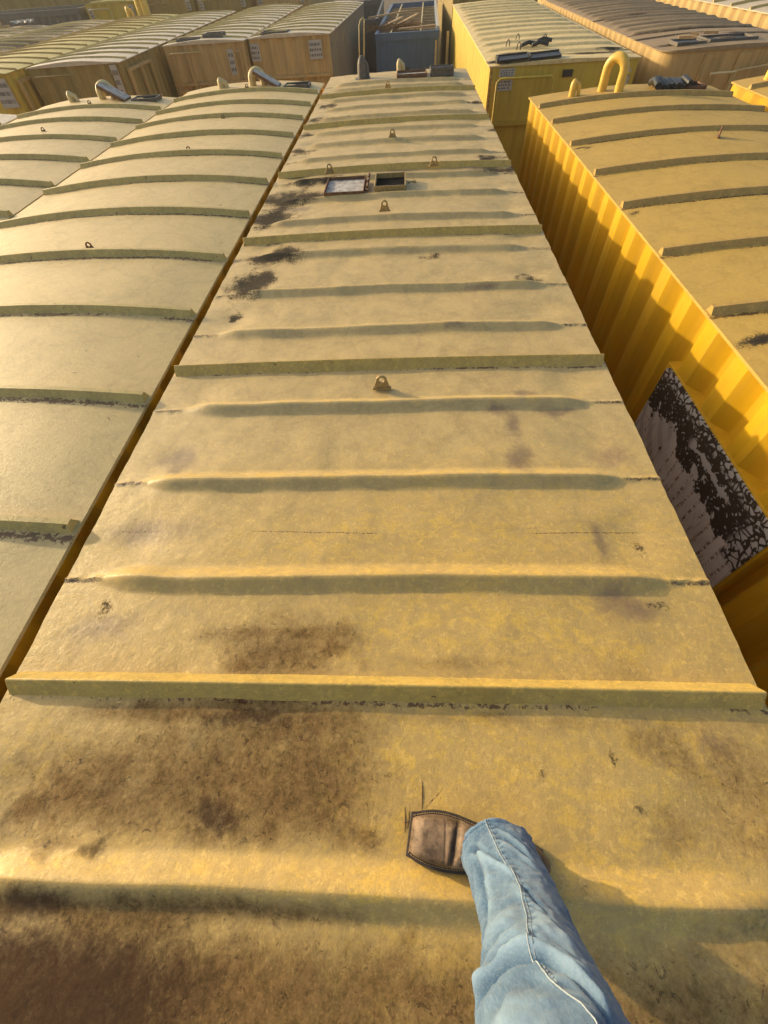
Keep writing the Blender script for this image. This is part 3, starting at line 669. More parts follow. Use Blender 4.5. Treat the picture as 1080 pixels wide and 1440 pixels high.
# ---- second row: tanks whose ends face the photographer
def end_detail(t, y, H, w, placards=(), rails=True, wallm=None, seed=0, ledge=True):
    """pipework, ledge and placards on the near end of a tank (local coordinates)"""
    rnd = random.Random(seed); yy = -(y) 
    if ledge:
        m = MB(); m.box((-w / 2 + .05, yy - .05, H - .80), (w / 2 - .05, yy + .06, H - .74)); m.build('end_ledge', wallm, t)
    if rails:
        m = MB()
        xa = -w / 2 + .16; xb = w / 2 - .35
        m.tube([(xa, yy - .10, H - 1.9), (xa, yy - .10, H - .20), (xa + .05, yy - .10, H - .15), (xa + .95, yy - .10, H - .15), (xa + 1.0, yy - .10, H - .20), (xa + 1.0, yy - .10, H - 1.9)], .018, 8)
        m.build('handrail', wallm, t, True, 50)
        m = MB(); m.tube([(xb, yy - .10, H - 1.7), (xb + .04, yy - .10, H - .18), (xb + .2, yy - .09, H - .18)], .02, 8); m.build('handrail', wallm, t, True, 50)
    for (x, z, ww, hh, mt) in placards:
        m = MB(); m.box((x - ww / 2, yy - .012, H + z - hh), (x + ww / 2, yy + .02, H + z))
        pl = m.build('placard', M[mt], t)
        if mt == 'white':
            # faded rows of illegible print
            q = MB(); rows = 3
            for r_ in range(rows):
                x_ = x - ww / 2 + .02
                while x_ < x + ww / 2 - .04:
                    l = rnd.uniform(.012, .035)
                    zz = H + z - hh * (.22 + .28 * r_); q.box((x_, yy - .0145, zz - hh * .07), (x_ + l, yy - .011, zz + hh * .07)); x_ += l + rnd.uniform(.01, .03)
            q.build('lettering', M['darkmetal'], pl)
def end_frame(t, x0, x1, z0, z1, yy, mat, bars=2):
    m = MB(); r = .03
    m.box((x0, yy - .07, z0), (x0 + .06, yy - .01, z1)); m.box((x1 - .06, yy - .07, z0), (x1, yy - .01, z1))
    for k in range(bars):
        z = z0 + (z1 - z0) * (k + .5) / bars; m.box((x0 + .06, yy - .065, z - .03), (x1 - .06, yy - .015, z + .03))
    m.build('ladder', mat, t)
def dark_patch(L, seed):
    return lambda X, Y: {'dark': blob(X, Y, L, seed, .35), 'gunk': blob(X, Y, [(a, b, c * .8, d * .8) for a, b, c, d in L], seed + 9, .4)}

def rib_ys(a, b, s): return list(np.arange(a, b, s))
tp = tank('storage_tank', 'mustard tank with pale ridged roof, black hatch boards on it and bright left side', 1.70, 4.33, 10.85, 22.6, M['roof_p'], M['wall_p'], None, rz=R(-.7), crown=.03, per=.28, depth=.045, folds=rib_ys(11.55, 22.4, .78), endcorr=False,
          rough_attr=dark_patch([(2.4, 11.9, .5, .10), (3.6, 11.3, .9, .12), (1.95, 11.2, .25, .16), (2.6, 12.5, .4, .08), (4.0, 11.6, .4, .12)], 3))
Hp = -GZ
end_detail(tp, (22.6 - 10.85) / 2, Hp, 2.63, [(-.98, -.04, .27, .10, 'white'), (-1.0, -.17, .27, .15, 'white'), (.10, -.10, .17, .09, 'ink'), (1.12, -.14, .16, .3, 'white')], True, M['wall_p'], 3)
m = MB()
for k, (x, y, s) in enumerate(((2.05, 11.02, 0), (2.62, 11.05, 0))):
    p = loc(tp, x, y, .065); m.obox(p, (.27, .0, .01), (0, .12, .01), (0, -.004, .016)); m.obox(p + Vector((-.27, 0, 0)), (.012, 0, 0), (0, .14, 0), (0, 0, .04)); 
    m.obox(p + Vector((0, .13, .01)), (.27, .0, .01), (0, .012, 0), (0, 0, .035))
m.build('hatch_lid', M['rubber'], tp)
for (x, y) in ((2.2, 12.6), (2.75, 12.4), (2.5, 13.3), (3.0, 13.0), (2.35, 12.2)):
    m = MB(); p = loc(tp, x, y, .03); m.tube([p + Vector((-.035, 0, -.02)), p + Vector((-.03, 0, .07)), p + Vector((0, 0, .10)), p + Vector((.03, 0, .07)), p + Vector((.035, 0, -.02))], .010, 8)
    m.build('grab_loop', M['darkmetal'], tp, True)
m = MB()
for p_ in ((2.55, 12.25), (2.75, 12.18), (2.9, 12.6)):
    p = loc(tp, *p_, .08); m.tube([p + Vector((-.15, -.02, 0)), p + Vector((0, .03, .03)), p + Vector((.16, 0, 0))], .03, 8)
m.build('hose', M['rubber'], tp, True)
# chain down the near left corner
m = MB()
for k in range(26):
    c_ = Vector((-1.315 + .055, -(22.6 - 10.85) / 2 - .02, Hp - .05 - k * .036)); a_ = k % 2
    ring = [c_ + (Vector((math.cos(q) * .013, 0, math.sin(q) * .024)) if a_ else Vector((0, math.cos(q) * .013, math.sin(q) * .024))) for q in np.linspace(0, 2 * math.pi, 9)]
    m.tube(ring, .005, 6)
m.build('chain', M['rust'], tp, True)

trt = tank('storage_tank', 'tan tank with rounded front corner and dark banded roof, right of the mustard tank', 4.72, 7.30, 11.1, 23.4, M['roof_b'], M['wall_t'], None, crown=.05, per=.36, depth=.05, rad=.38, folds=rib_ys(13.2, 23, .55), endcorr=False,
           rough_attr=dark_patch([(5.6, 12.6, 1.5, .10), (6.2, 13.1, 1.6, .07), (5.3, 11.7, .5, .16), (6.2, 11.7, .5, .14), (5.4, 15.8, .9, .12), (5.7, 16.8, .9, .10), (6.9, 12.3, .6, .15)], 7))  # dark tar bands with the rib shadows painted into them
Hrt = -GZ
for x in (-.55, .05, .75):
    m = MB(); m.box((x, -6.15 - .012, .3), (x + .20, -6.15 + .03, Hrt - .06)); m.build('end_rib', M['wall_t'], trt)
m = MB(); m.tube([(-.42, -6.35, Hrt - .28), (.0, -6.35, Hrt - .27), (.0, -6.35, Hrt - .7)], .022, 8); m.build('handrail', M['pipe_t'], trt, True, 50)
m = MB(); m.tube([(.02, -6.27, Hrt - .27), (.75, -6.27, Hrt - .20)], .012, 8); m.tube([(.78, -6.33, Hrt - .9), (1.0, -6.33, Hrt - .15), (1.1, -6.33, Hrt - .06), (1.3, -6.33, Hrt - .05)], .020, 8); m.build('handrail', M['pipe_t'], trt, True, 50)
m = MB(); m.prism([(1.10 + a, -6.235, Hrt - .32 + b) for a, b in rrect(.16, -.22, .22, .05)], (0, -.01, 0)); m.build('placard', M['white'], trt)
frame_box(trt, 'hatch_frame', 5.05, 5.55, 11.42, 11.85, .02, .07, .03, M['darkmetal'], M['rubber'], .03)
frame_box(trt, 'hatch_lid', 5.62, 6.45, 11.45, 11.95, .02, .08, .03, M['darkmetal'], M['rubber'], .03)
for k, (x, y, l, a, lab) in enumerate(((5.16, 11.40, .13, -.35, 'short lit board on the rounded tank roof, leftmost by its hatch'), (5.40, 11.66, .07, -.5, 'small pale stick between two boards on the rounded tank roof'), (5.72, 11.75, .12, -.4, 'short lit board on the rounded tank roof, on its lid'))):
    m = MB(); m.obox((0, 0, .02), (l, 0, 0), (0, .035 if k != 1 else .015, 0), (0, 0, .02)); o = m.build('wooden_board', M['wood']); o.location = (x, y, .115); o.rotation_euler = (0, 0, a); tag(o, lab, 'wooden board', 'boards lying on the rounded tank roof')

tr3 = tank('storage_tank', 'tank at upper right whose lit corrugated side runs off the picture corner', 8.05, 10.55, 9.5, 24, M['roof_w'], M['wall_t'], M['rib_l'], per=.44, depth=.07, ribs=rib_ys(10, 24, .9), rz=R(2.2), dz=.05)
tr4 = tank('storage_tank', 'grey-tan tank roof in the extreme upper right corner, behind the lit corrugated side', 10.9, 13.4, 11.5, 25, M['roof_w'], M['wall_t'], M['rib_l'], per=.44, ribs=rib_ys(12, 24.5, .9), rz=R(2.2))

ta = tank('storage_tank', 'tan-fronted tank left of the blue container, grey shaded right side, whitish roof', -4.02, -1.70, 17.2, 26.3, M['roof_w'], M['wall_t'], M['rib_l'], rz=R(-2.6), ribs=rib_ys(17.7, 26.2, .78), per=.30, crown=.06, ribh=.03, rough_attr=dark_patch([(-3.55, 17.6, .55, .18)], 4))
tb = tank('storage_tank', 'tan-fronted tank with ladder frame, second left of the blue container', -6.5, -4.18, 17.0, 27.2, M['roof_w'], M['wall_t'], M['rib_l'], rz=R(-1), ribs=rib_ys(17.5, 27, .78), per=.30, crown=.06, ribh=.03, rough_attr=dark_patch([(-5.9, 17.35, .5, .15), (-5.2, 17.7, .4, .16)], 5))
tc = tank('storage_tank', 'olive-fronted tank jutting nearer than its right neighbour, dark smear on whitish roof', -9.2, -6.80, 14.6, 26.6, M['roof_w'], M['wall_o'], M['rib_l'], ribs=rib_ys(15.1, 26.3, .78), per=.32, crown=.06, ribh=.03, rough_attr=dark_patch([(-8.7, 15.2, .6, .3), (-8.3, 15.9, .6, .2), (-7.9, 16.6, .9, .14)], 6))
td = tank('storage_tank', 'yellow-green roofed tank at left with a yellow pipe hoop at its far end', -11.75, -9.35, 14.0, 27.0, M['roof_y'], M['wall_p'], M['rib_r'], ribs=rib_ys(14.5, 26.6, .78), per=.34, crown=.06, ribh=.03)
te = tank('storage_tank', 'brown dusty roofed tank at the left picture edge, beside the yellow-green roof', -14.4, -11.95, 13.8, 26.6, M['roof_b'], M['wall_o'], M['rib_l'], ribs=rib_ys(14.3, 26.4, .78), per=.34, crown=.06, ribh=.03, rough_attr=dark_patch([(-13, 20, 1, 3), (-13.4, 24, 1, 2)], 12))
tf = tank('storage_tank', 'brown dusty roof outermost at left, cut by the picture edge below the slate container', -17.0, -14.6, 13.8, 26.2, M['roof_b'], M['wall_o'], M['rib_l'], ribs=rib_ys(14.3, 26, .78), per=.34, crown=.06, ribh=.03, rough_attr=dark_patch([(-15.6, 24, 1, 2)], 13))
u_pipe(td, (-10.75, 26.6, .05), (-10.5, 26.5, .05), .75, .15, M['pipe_y']); stub(td, (-11.3, 26.6, .05), .3, .09, M['pipe_y'])
sw = [c for c in ta.children if c.name.startswith('side_wall')][0]; sw.data.materials.append(M['wall_shade'])
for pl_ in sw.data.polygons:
    if pl_.center.x > 1.0 and pl_.normal.x > .1: pl_.material_index = 1  # right-facing panels get the colour with shade painted in
end_detail(ta, 9.1 / 2, -GZ, 2.32, [(-1.0, -.10, .26, .34, 'white'), (.72, -.10, .36, .36, 'white')], False, M['wall_t'], 1)
end_detail(tb, 10.2 / 2, -GZ, 2.32, [(.72, -.14, .16, .5, 'white')], True, M['wall_t'], 2)
end_frame(tb, -1.0, -.45, .4, -GZ - .35, -5.1, M['wall_t'], 2); end_frame(tb, 1.0, 1.14, .4, -GZ - .2, -5.1, M['wall_t'], 1)
end_detail(tc, 12 / 2, -GZ, 2.4, [(1.0, -.04, .16, .6, 'white')], True, M['wall_o'], 4)
end_detail(td, 13 / 2, -GZ, 2.4, [(.9, -.08, .4, .5, 'white')], False, M['wall_p'], 5)
end_detail(te, 12.8 / 2, -GZ, 2.4, [], True, M['wall_o'], 6)
# side frames on the side wall of the jutting tank
for t_, L_ in ((tc, 12.0), (td, 13.0)):
    m = MB(); x = 1.22
    for y in (-L_ / 2 + .25, -L_ / 2 + 1.0, -L_ / 2 + 1.7): m.box((x, y, .2), (x + .06, y + .08, -GZ - .15))
    for z in (-GZ - 1.0, -GZ - .2): m.box((x + .002, -L_ / 2 + .34, z), (x + .055, -L_ / 2 + 1.68, z + .06))
    m.build('side_frame', M['wall_t'], t_)
frame_box(ta, 'hatch_lid', -3.85, -3.1, 17.35, 17.75, .02, .09, .03, M['darkmetal'], M['rubber'], .03)
frame_box(tb, 'hatch_lid', -6.2, -5.6, 17.2, 17.5, .02, .09, .03, M['darkmetal'], M['rubber'], .03)
frame_box(tb, 'hatch_frame', -5.5, -4.95, 17.4, 17.85, .02, .13, .03, M['darkmetal'], M['rubber'], .03)
bx_ = MB()

# ---- third row and the far left
t3_specs = [(-14.2, -11.8, 'wall_p', 'roof_y', 'yellow-fronted tank at the top left, first right of the slate container'),
            (-11.65, -9.25, 'wall_o', 'roof_w', 'olive-brown fronted far tank behind the yellow pipe hoop'),
            (-9.1, -6.7, 'wall_o', 'roof_w', 'olive-brown fronted far tank, third from the slate container'),
            (-6.5, -4.1, 'wall_t', 'roof_w', 'far tan-fronted tank at the top edge, behind the ladder-framed tank')]
for k, (a, b, wm, rm, lab) in enumerate(t3_specs):
    tt = tank('storage_tank', lab, a, b, 28.9 + .2 * (k % 2), 40, M[rm], M[wm], M['rib_l'], dz=.38, ribs=rib_ys(29.5, 40, .8), per=.34, crown=.06)
    end_detail(tt, (40 - 28.9 - .2 * (k % 2)) / 2, .38 - GZ, 2.4, [(-1.0, -.1, .2, .3, 'white'), (.9, -.1, .2, .3, 'white')], True, M['pipe_t'] if k == 0 else M[wm], 20 + k)
for k, (a, b, lab) in enumerate(((1.9, 4.3, 'brown far tank at the top edge, behind the pale ridged roof'), (4.7, 7.1, 'brown far tank at the top edge, behind the rounded-corner tank'))):
    tank('storage_tank', lab, a, b, 24.6, 36, M['roof_b'], M['wall_o'], M['rib_l'], ribs=rib_ys(25.2, 36, .8), per=.34, crown=.06)
for k in range(4):
    a = -16.9 - 2.5 * k
    tank('storage_tank', ['dark brown far tank behind the slate container, nearest the yellow-fronted one', 'dark brown far tank behind the slate container, second from the yellow-fronted one', 'dark brown far tank behind the slate container, third from the yellow-fronted one', 'dark brown far tank at the very corner, fourth from the yellow-fronted one'][k], a, a + 2.4, 32.2 + .3 * (k % 3), 44, M['roof_b'], M['wall_o'], M['rib_l'], dz=.75, ribs=rib_ys(33, 44, .8), per=.34, crown=.06)
def container(name, label, x0, x1, y0, y1, dz, wallm, rz=0, per=.3, rot90=False):
    w, L = (x1 - x0), (y1 - y0); H = dz - GZ
    t = empty(name, ((x0 + x1) / 2, (y0 + y1) / 2, GZ), rz, label, 'container', 'open-top steel containers')
    P = corr_path(w, L, per, .05, 0, False) if not rot90 else [(-y, x) for x, y in corr_path(L, w, per, .06, 0, False)]
    build_wall(P, 0, H, wallm, t)
    m = MB()   # top rail all round
    r = .07
    m.box((-w / 2 - .02, -L / 2 - .03, H - .16), (w / 2 + .02, -L / 2 + .09, H + .02)); m.box((-w / 2 - .02, L / 2 - .09, H - .16), (w / 2 + .02, L / 2 + .03, H + .02))
    m.box((-w / 2 - .03, -L / 2 + .09, H - .16), (-w / 2 + .07, L / 2 - .09, H + .016)); m.box((w / 2 - .07, -L / 2 + .09, H - .16), (w / 2 + .03, L / 2 - .09, H + .016))
    m.build('top_rail', wallm, t)
    m = MB(); m.box((-w / 2 + .06, -L / 2 + .06, .15), (w / 2 - .06, L / 2 - .06, H - .75)); m.build('load_bed', M['roof_b'], t)
    return t
sc_ = container('open_container', 'long slate-grey corrugated container lying crosswise at the top left corner', -27, -14.4, 28.6, 31.1, .30, M['wall_g'], 0, .34, True)
bc = container('open_container', 'open-topped faded blue container with timber bows, between tan and mustard tanks', -.66, 1.42, 20.9, 31.5, -.42, M['wall_b'], R(-2.0))
bd = container('open_container', 'dark slate-blue container behind and left of the open blue one', -3.3, -1.02, 26.6, 36, -.5, M['wall_g'])
Hb = -.42 - GZ; w_, L_ = 2.08, 10.6
for k in range(9):
    o = MB(); o.box((-w_ / 2 + .08, -.04, -.05), (w_ / 2 - .08, .04, .03)); q = o.build('roof_bow', M['wood'], bc); q.location = (0, -L_ / 2 + .55 + k * 1.1, Hb - .10)
for x in (-.55, .45):
    o = MB(); o.box((-.022, -L_ / 2 + .15, 0), (.022, L_ / 2 - .15, .03)); q = o.build('rail', M['pipe_t'], bc); q.location = (x, 0, Hb - .03)
o = MB(); o.box((w_ / 2 - .06, -L_ / 2 + .4, 0), (w_ / 2 + .02, L_ / 2 - .4, .05)); q = o.build('side_strip', M['white'], bc); q.location = (0, 0, Hb + .022)
for (x, z, ww, hh, mt) in ((-.62, -.93, .34, .5, 'white'), (-.05, -.78, .26, .6, 'ink')):
    m = MB(); m.box((x - ww / 2, -L_ / 2 - .03, Hb + z - hh), (x + ww / 2, -L_ / 2 + .02, Hb + z)); m.build('placard', M[mt], bc)
m = MB(); m.box((w_ / 2 - .10, -L_ / 2 - .07, .1), (w_ / 2 - .04, -L_ / 2 - .035, Hb - .2)); m.build('corner_post', M['pipe_t'], bc)
m = MB(); m.box((w_ / 2 + .28, -L_ / 2 + .3, .0), (w_ / 2 + .36, -L_ / 2 + .36, Hb - .05)); m.build('ladder', M['pipe_t'], bc)
# loose boards on the blue container's bows
rnd = random.Random(3)
pl = [(-.35, 23.3, .9, 1.15, .05), (.22, 23.9, .7, 1.0, .1), (.55, 21.45, .62, .02, .02), (-.55, 26.2, .8, .1, .06), (-.05, 22.9, .5, .5, .2)]
labs = ['pale board lying aslant across the blue container bows, leftmost of its boards', 'pale board tipped up near the middle of the blue container', 'long yellowish board along the front of the blue container', 'lit board far back at the left of the blue container', 'short board under the tipped-up one in the blue container']
for (x, y, l, a, tl), lb in zip(pl, labs):
    m = MB(); m.obox((0, 0, 0), (l, 0, 0), (0, .065, 0), (0, 0, .02)); o = m.build('wooden_board', M['wood']); o.location = (x, y, -.42 + .06); o.rotation_euler = (0, -tl, a)
    tag(o, lb, 'wooden board', 'loose boards on the blue container')
m = MB(); rnd = random.Random(9)
for k in range(420):
    a = rnd.uniform(-1, 1); c_ = Vector((a * .85, rnd.gauss(0, .13), abs(rnd.gauss(0, .05)) + .02)); d = Vector((rnd.gauss(0, .16), rnd.gauss(0, .1), rnd.gauss(.02, .06)))
    n_ = d.orthogonal().normalized() * .006
    m.add([c_ - d + n_, c_ - d - n_, c_ + d], [(0, 1, 2)]); n2 = d.cross(n_).normalized() * .006; m.add([c_ - d + n2, c_ - d - n2, c_ + d], [(0, 1, 2)])
o = m.build('dry_brush', M['brush']); o.location = (-.25, 22.1, -.42); tag(o, 'brown tangle of dry brush caught on the front of the blue container', 'dry brush')
# rubble on the far left roofs
for k, (x, y, lab) in enumerate(((-15.6, 26.0, 'pale crumpled sheet on the brown roof below the slate container'), (-16.4, 25.7, 'orange-lit scrap of wood by the slate container'))):
    m = MB(); rnd = random.Random(k)
    if k == 0:
        n = 9; v = [(i * .09 - .36, j * .07 - .28, .05 + .12 * rnd.random()) for j in range(n) for i in range(n)]
        m.add(v, [(j * n + i, j * n + i + 1, (j + 1) * n + i + 1, (j + 1) * n + i) for j in range(n - 1) for i in range(n - 1)])
    else:
        m.obox((0, 0, .12), (.05, 0, .02), (0, .05, 0), (.03, 0, .14)); m.obox((.15, 0, .03), (.2, .02, 0), (0, .05, 0), (0, 0, .03))
    o = m.build('crumpled_sheet' if k == 0 else 'wooden_scrap', M['white' if k == 0 else 'wood']); o.location = (x, y, .07); tag(o, lab, 'scrap')

# ------------------------------------------------------------------ the photographer's leg
def denim_mat():
    t = NT('faded_denim'); p = t.pos(); o = t.obj()
    uvn = t.n('ShaderNodeUVMap'); uv = uvn.outputs[0]
    slub = t.noise(t.scale(o, (1, 1, .12)), 330, 4, .7); f = t.attr('fade'); cl = t.noise(o, 11, 5, .6)
    col = t.mix(t.ramp(t.math('ADD', f, t.math('MULTIPLY', t.math('SUBTRACT', cl, .5), .6)), .0, 1.), (.028, .072, .145), (.165, .255, .360))
    col = t.mix(t.ramp(slub, .42, .72, 0, .26), col, (.29, .355, .41))
    col = t.mix(t.math('MULTIPLY', t.ramp(t.noise(o, 240, 2), .55, .7), .25), col, (.07, .12, .2))
    t.bump(slub, .4, .0012)
    t.b.inputs['Sheen Weight'].default_value = .15
    return t.fin(col, .9, 0, .2)
def leather_mat():
    t = NT('brown_leather'); o = t.obj()
    a = t.noise(o, 24, 6, .65); b = t.noise(o, 120, 4, .6); w = t.attr('fade')
    col = t.mix(t.ramp(a, .35, .65), (.058, .036, .021), (.125, .078, .044))
    col = t.mix(t.math('MULTIPLY', w, t.ramp(a, .25, .6)), col, (.27, .185, .115))
    col = t.mix(t.math('MULTIPLY', t.ramp(t.noise(o, 16, 5, .7), .54, .68), .7), col, (.036, .022, .014))
    col = t.mix(t.math('MULTIPLY', t.ramp(b, .55, .7), .3), col, (.20, .14, .085))
    v = t.vor(o, 160, 'DISTANCE_TO_EDGE')
    t.bump(t.math('ADD', t.math('MULTIPLY', a, 1.), t.math('ADD', t.math('MULTIPLY', b, .6), t.math('MULTIPLY', v, .5))), .35, .003)
    return t.fin(col, t.ramp(a, .3, .7, .55, .72), 0, .35)
M['denim'] = denim_mat(); M['leather'] = leather_mat()
M['sole'] = simple('dark_boot_sole', (.050, .037, .027), .8, 0, .4, 60, (.10, .07, .045), .5)
M['thread'] = simple('pale_denim_seam', (.30, .35, .385), .9, 0, .25, 120)
person = empty('person', (.36, -.08, .02), 0, 'person in faded blue jeans and brown square-toed boot stepping onto the tank roof', 'person')
PL = Vector(person.location)
# centre line: position, half width across, half depth
KEY = [((.350, -.062, .070), .096, .068), ((.354, -.088, .135), .0905, .074), ((.3545, -.124, .215), .0865, .076), ((.3555, -.150, .270), .0855, .077), ((.355, -.172, .325), .0865, .078), ((.346, -.195, .385), .090, .082),
       ((.338, -.210, .440), .0935, .085), ((.330, -.222, .490), .097, .088), ((.324, -.232, .540), .100, .091), ((.315, -.262, .640), .104, .098), ((.300, -.315, .76), .112, .106), ((.28, -.375, .87), .118, .116)]
kp = np.array([k[0] for k in KEY]); ka = np.array([k[1] for k in KEY]); kb = np.array([k[2] for k in KEY])
ds = np.r_[0, np.cumsum(np.linalg.norm(np.diff(kp, axis=0), axis=1))]
def smooth_interp(s, y):
    # Catmull-Rom through the keys
    m_ = np.gradient(y, ds, axis=0); i = np.clip(np.searchsorted(ds, s, side='right') - 1, 0, len(ds) - 2)
    h = ds[i + 1] - ds[i]; u = (s - ds[i]) / h
    if y.ndim > 1: u = u[:, None]; h = h[:, None]
    return (2 * u**3 - 3 * u**2 + 1) * y[i] + (u**3 - 2 * u**2 + u) * h * m_[i] + (-2 * u**3 + 3 * u**2) * y[i + 1] + (u**3 - u**2) * h * m_[i + 1]
NS, NT_ = 260, 180
S = np.linspace(0, ds[-1], NS); Pc = smooth_interp(S, kp); Aa = smooth_interp(S, ka); Bb = smooth_interp(S, kb)
Tg = np.gradient(Pc, S, axis=0); Tg /= np.linalg.norm(Tg, axis=1)[:, None]
U = np.tile([1., 0, 0], (NS, 1)); U -= Tg * (U * Tg).sum(1)[:, None]; U /= np.linalg.norm(U, axis=1)[:, None]
V = np.cross(Tg, U); V *= np.sign(V[:, 1:2] + V[:, 2:3] * .2)     # V points to the shin (forward and up)
seam_s = np.array([0, .03, .077, .164, .224, .295, .409, .492, .5325, .583, .603, .613, .630, .75, ds[-1]])
seam_f = np.array([.355, .34, .333, .35, .41, .43, .448, .43, .40, .465, .53, .58, .635, .74, .80])
TH = np.linspace(0, 2 * math.pi, NT_, endpoint=False)
SG, TG_ = np.meshgrid(S, TH, indexing='ij')
FX = (1 + np.cos(TG_)) / 2         # 0 left .. 1 right over the shin side
front = sstep(-.25, .15, np.sin(TG_))
sf = np.interp(SG, seam_s, seam_f)
D = np.zeros_like(SG); FD = np.full_like(SG, .38)
du = (FX - sf)
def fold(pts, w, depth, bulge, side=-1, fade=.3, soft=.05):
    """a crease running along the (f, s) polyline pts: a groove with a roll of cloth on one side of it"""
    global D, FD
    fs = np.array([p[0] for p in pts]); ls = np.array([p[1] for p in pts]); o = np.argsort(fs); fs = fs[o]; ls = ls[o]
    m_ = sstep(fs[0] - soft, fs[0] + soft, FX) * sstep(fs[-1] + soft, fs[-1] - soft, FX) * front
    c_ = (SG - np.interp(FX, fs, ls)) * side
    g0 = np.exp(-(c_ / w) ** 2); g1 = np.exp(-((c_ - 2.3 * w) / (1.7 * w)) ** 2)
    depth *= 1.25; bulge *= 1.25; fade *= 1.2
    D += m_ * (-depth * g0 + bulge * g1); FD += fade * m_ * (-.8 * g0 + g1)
fold([(.02, .508), (.085, .519), (.18, .526), (.28, .530), (.40, .537)], .0085, .013, .010, -1, .40, .03)
fold([(.40, .536), (.517, .547), (.604, .567), (.671, .587), (.76, .612)], .0085, .011, .008, -1, .35, .03)
fold([(.10, .497), (.19, .494), (.265, .487), (.37, .488)], .016, .008, .004, -1, .35, .05)
fold([(.47, .493), (.604, .517), (.671, .544), (.76, .580)], .016, .008, .005, -1, .35, .05)
fold([(.52, .468), (.62, .485), (.72, .515)], .013, .005, .004, -1, .3, .05)
fold([(.06, .455), (.2, .440), (.36, .43)], .018, .004, .004, -1, .25, .06)
fold([(.10, .590), (.2, .575), (.34, .578), (.42, .59)], .020, .004, .004, 1, .25, .06)
fold([(.62, .66), (.75, .63), (.86, .62)], .022, .006, .004, 1, .25, .06)
fold([(.06, .078), (.19, .127), (.313, .172), (.40, .207)], .011, .008, .006, 1, .40, .04)
fold([(.45, .045), (.62, .09), (.75, .135)], .010, .005, .004, 1, .35, .05)
fold([(.40, .10), (.55, .125), (.70, .17)], .010, .004, .003, 1, .3, .05)
fold([(.38, .255), (.50, .30), (.64, .37)], .016, .004, .004, 1, .25, .06)
fold([(.50, .36), (.64, .40), (.78, .46)], .014, .005, .004, 1, .3, .06)
vf = np.interp(SG, [.09, .117, .164, .204, .248, .34, .40], [.10, .088, .078, .06, .045, .05, .05])
vm = front * sstep(.06, .12, SG) * sstep(.40, .30, SG)
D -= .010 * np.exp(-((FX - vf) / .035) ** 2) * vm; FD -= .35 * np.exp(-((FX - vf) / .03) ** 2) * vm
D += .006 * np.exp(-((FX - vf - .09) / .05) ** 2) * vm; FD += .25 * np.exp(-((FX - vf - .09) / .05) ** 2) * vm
# seam ridge and puckers beside it
D += .0022 * np.exp(-(du / .022) ** 2) * front
pk = np.sin(SG * 2 * math.pi / .021 + 2 * np.sin(SG * 40)) * np.exp(-((du - .05) / .035) ** 2) * front
D += .0011 * pk; FD += .30 * pk - .08 * np.exp(-((du - .05) / .05) ** 2) * front
# cloth waviness
wav = fbm(TG_ * 1.7 + 3, SG * 16, 51, 4) - .5; D += .014 * wav; FD += .5 * wav
wv2 = fbm(TG_ * 5, SG * 55 + TG_ * 3, 61, 3) - .5; D += .006 * wv2
FD += .10 * sstep(.50, .58, SG) * front * sstep(.9, .3, FX) + .10 * np.exp(-((SG - .2) / .07) ** 2) * np.exp(-((FX - .3) / .2) ** 2)
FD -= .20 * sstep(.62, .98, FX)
# hem: open mouth, front lifted by the instep, back trodden low
hemk = np.exp(-SG / .05)
AA = Aa[:, None] + D; BB = Bb[:, None] + D
pos = Pc[:, None, :] + U[:, None, :] * (AA * np.cos(TG_))[..., None] + V[:, None, :] * (BB * np.sin(TG_))[..., None]
pos[..., 2] += hemk * (.040 * np.sin(TG_) + .012 * np.cos(TG_ * 1 + 2.2)) + .012 * hemk * np.where(np.sin(TG_) > 0, np.sin(TG_), 0)
pos[..., 2] = np.maximum(pos[..., 2], .040)
FD += .35 * np.exp(-((SG - .004) / .004) ** 2) - .25 * np.exp(-((SG - .019) / .004) ** 2) + .2 * np.exp(-((SG - .027) / .003) ** 2)
v = (pos.reshape(-1, 3) - np.array(PL)); idx = np.arange(NS * NT_).reshape(NS, NT_)
f = []
for j in range(NT_):
    k = (j + 1) % NT_
    f += np.stack([idx[:-1, j], idx[:-1, k], idx[1:, k], idx[1:, j]], 1).tolist()
f.append(idx[-1, ::-1].tolist())
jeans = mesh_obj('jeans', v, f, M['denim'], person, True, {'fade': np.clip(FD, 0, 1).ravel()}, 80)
so = jeans.modifiers.new('thick', 'SOLIDIFY'); so.thickness = .0025; so.offset = -1
# seam line as its own raised strip
def leg_pt(s, fx, off):
    i = min(NS - 1, int(round(s / ds[-1] * (NS - 1)))); th = math.acos(max(-1, min(1, 2 * fx - 1))); j = int(round(th / (2 * math.pi) * NT_)) % NT_
    p = Vector(pos[i, j]); n_ = (p - Vector(Pc[i])).normalized(); return p + n_ * off - PL
def leg_pt_s(s, fx, off):
    fi = s / ds[-1] * (NS - 1); i = min(NS - 2, int(fi)); a = fi - i
    th = math.acos(max(-1, min(1, 2 * fx - 1))); fj = th / (2 * math.pi) * NT_; j = int(fj); b = fj - j; j2 = (j + 1) % NT_
    p = Vector((1 - a) * ((1 - b) * pos[i, j] + b * pos[i, j2]) + a * ((1 - b) * pos[i + 1, j] + b * pos[i + 1, j2]))
    return p + (p - Vector(Pc[i])).normalized() * off - PL
m = MB(); ss = np.linspace(.002, ds[-1] * .98, 240)
m.tube([leg_pt_s(s, float(np.interp(s, seam_s, seam_f)), .0002) for s in ss], .0011, 6)
sm = m.build('inseam', M['thread'], jeans, True)
m = MB()
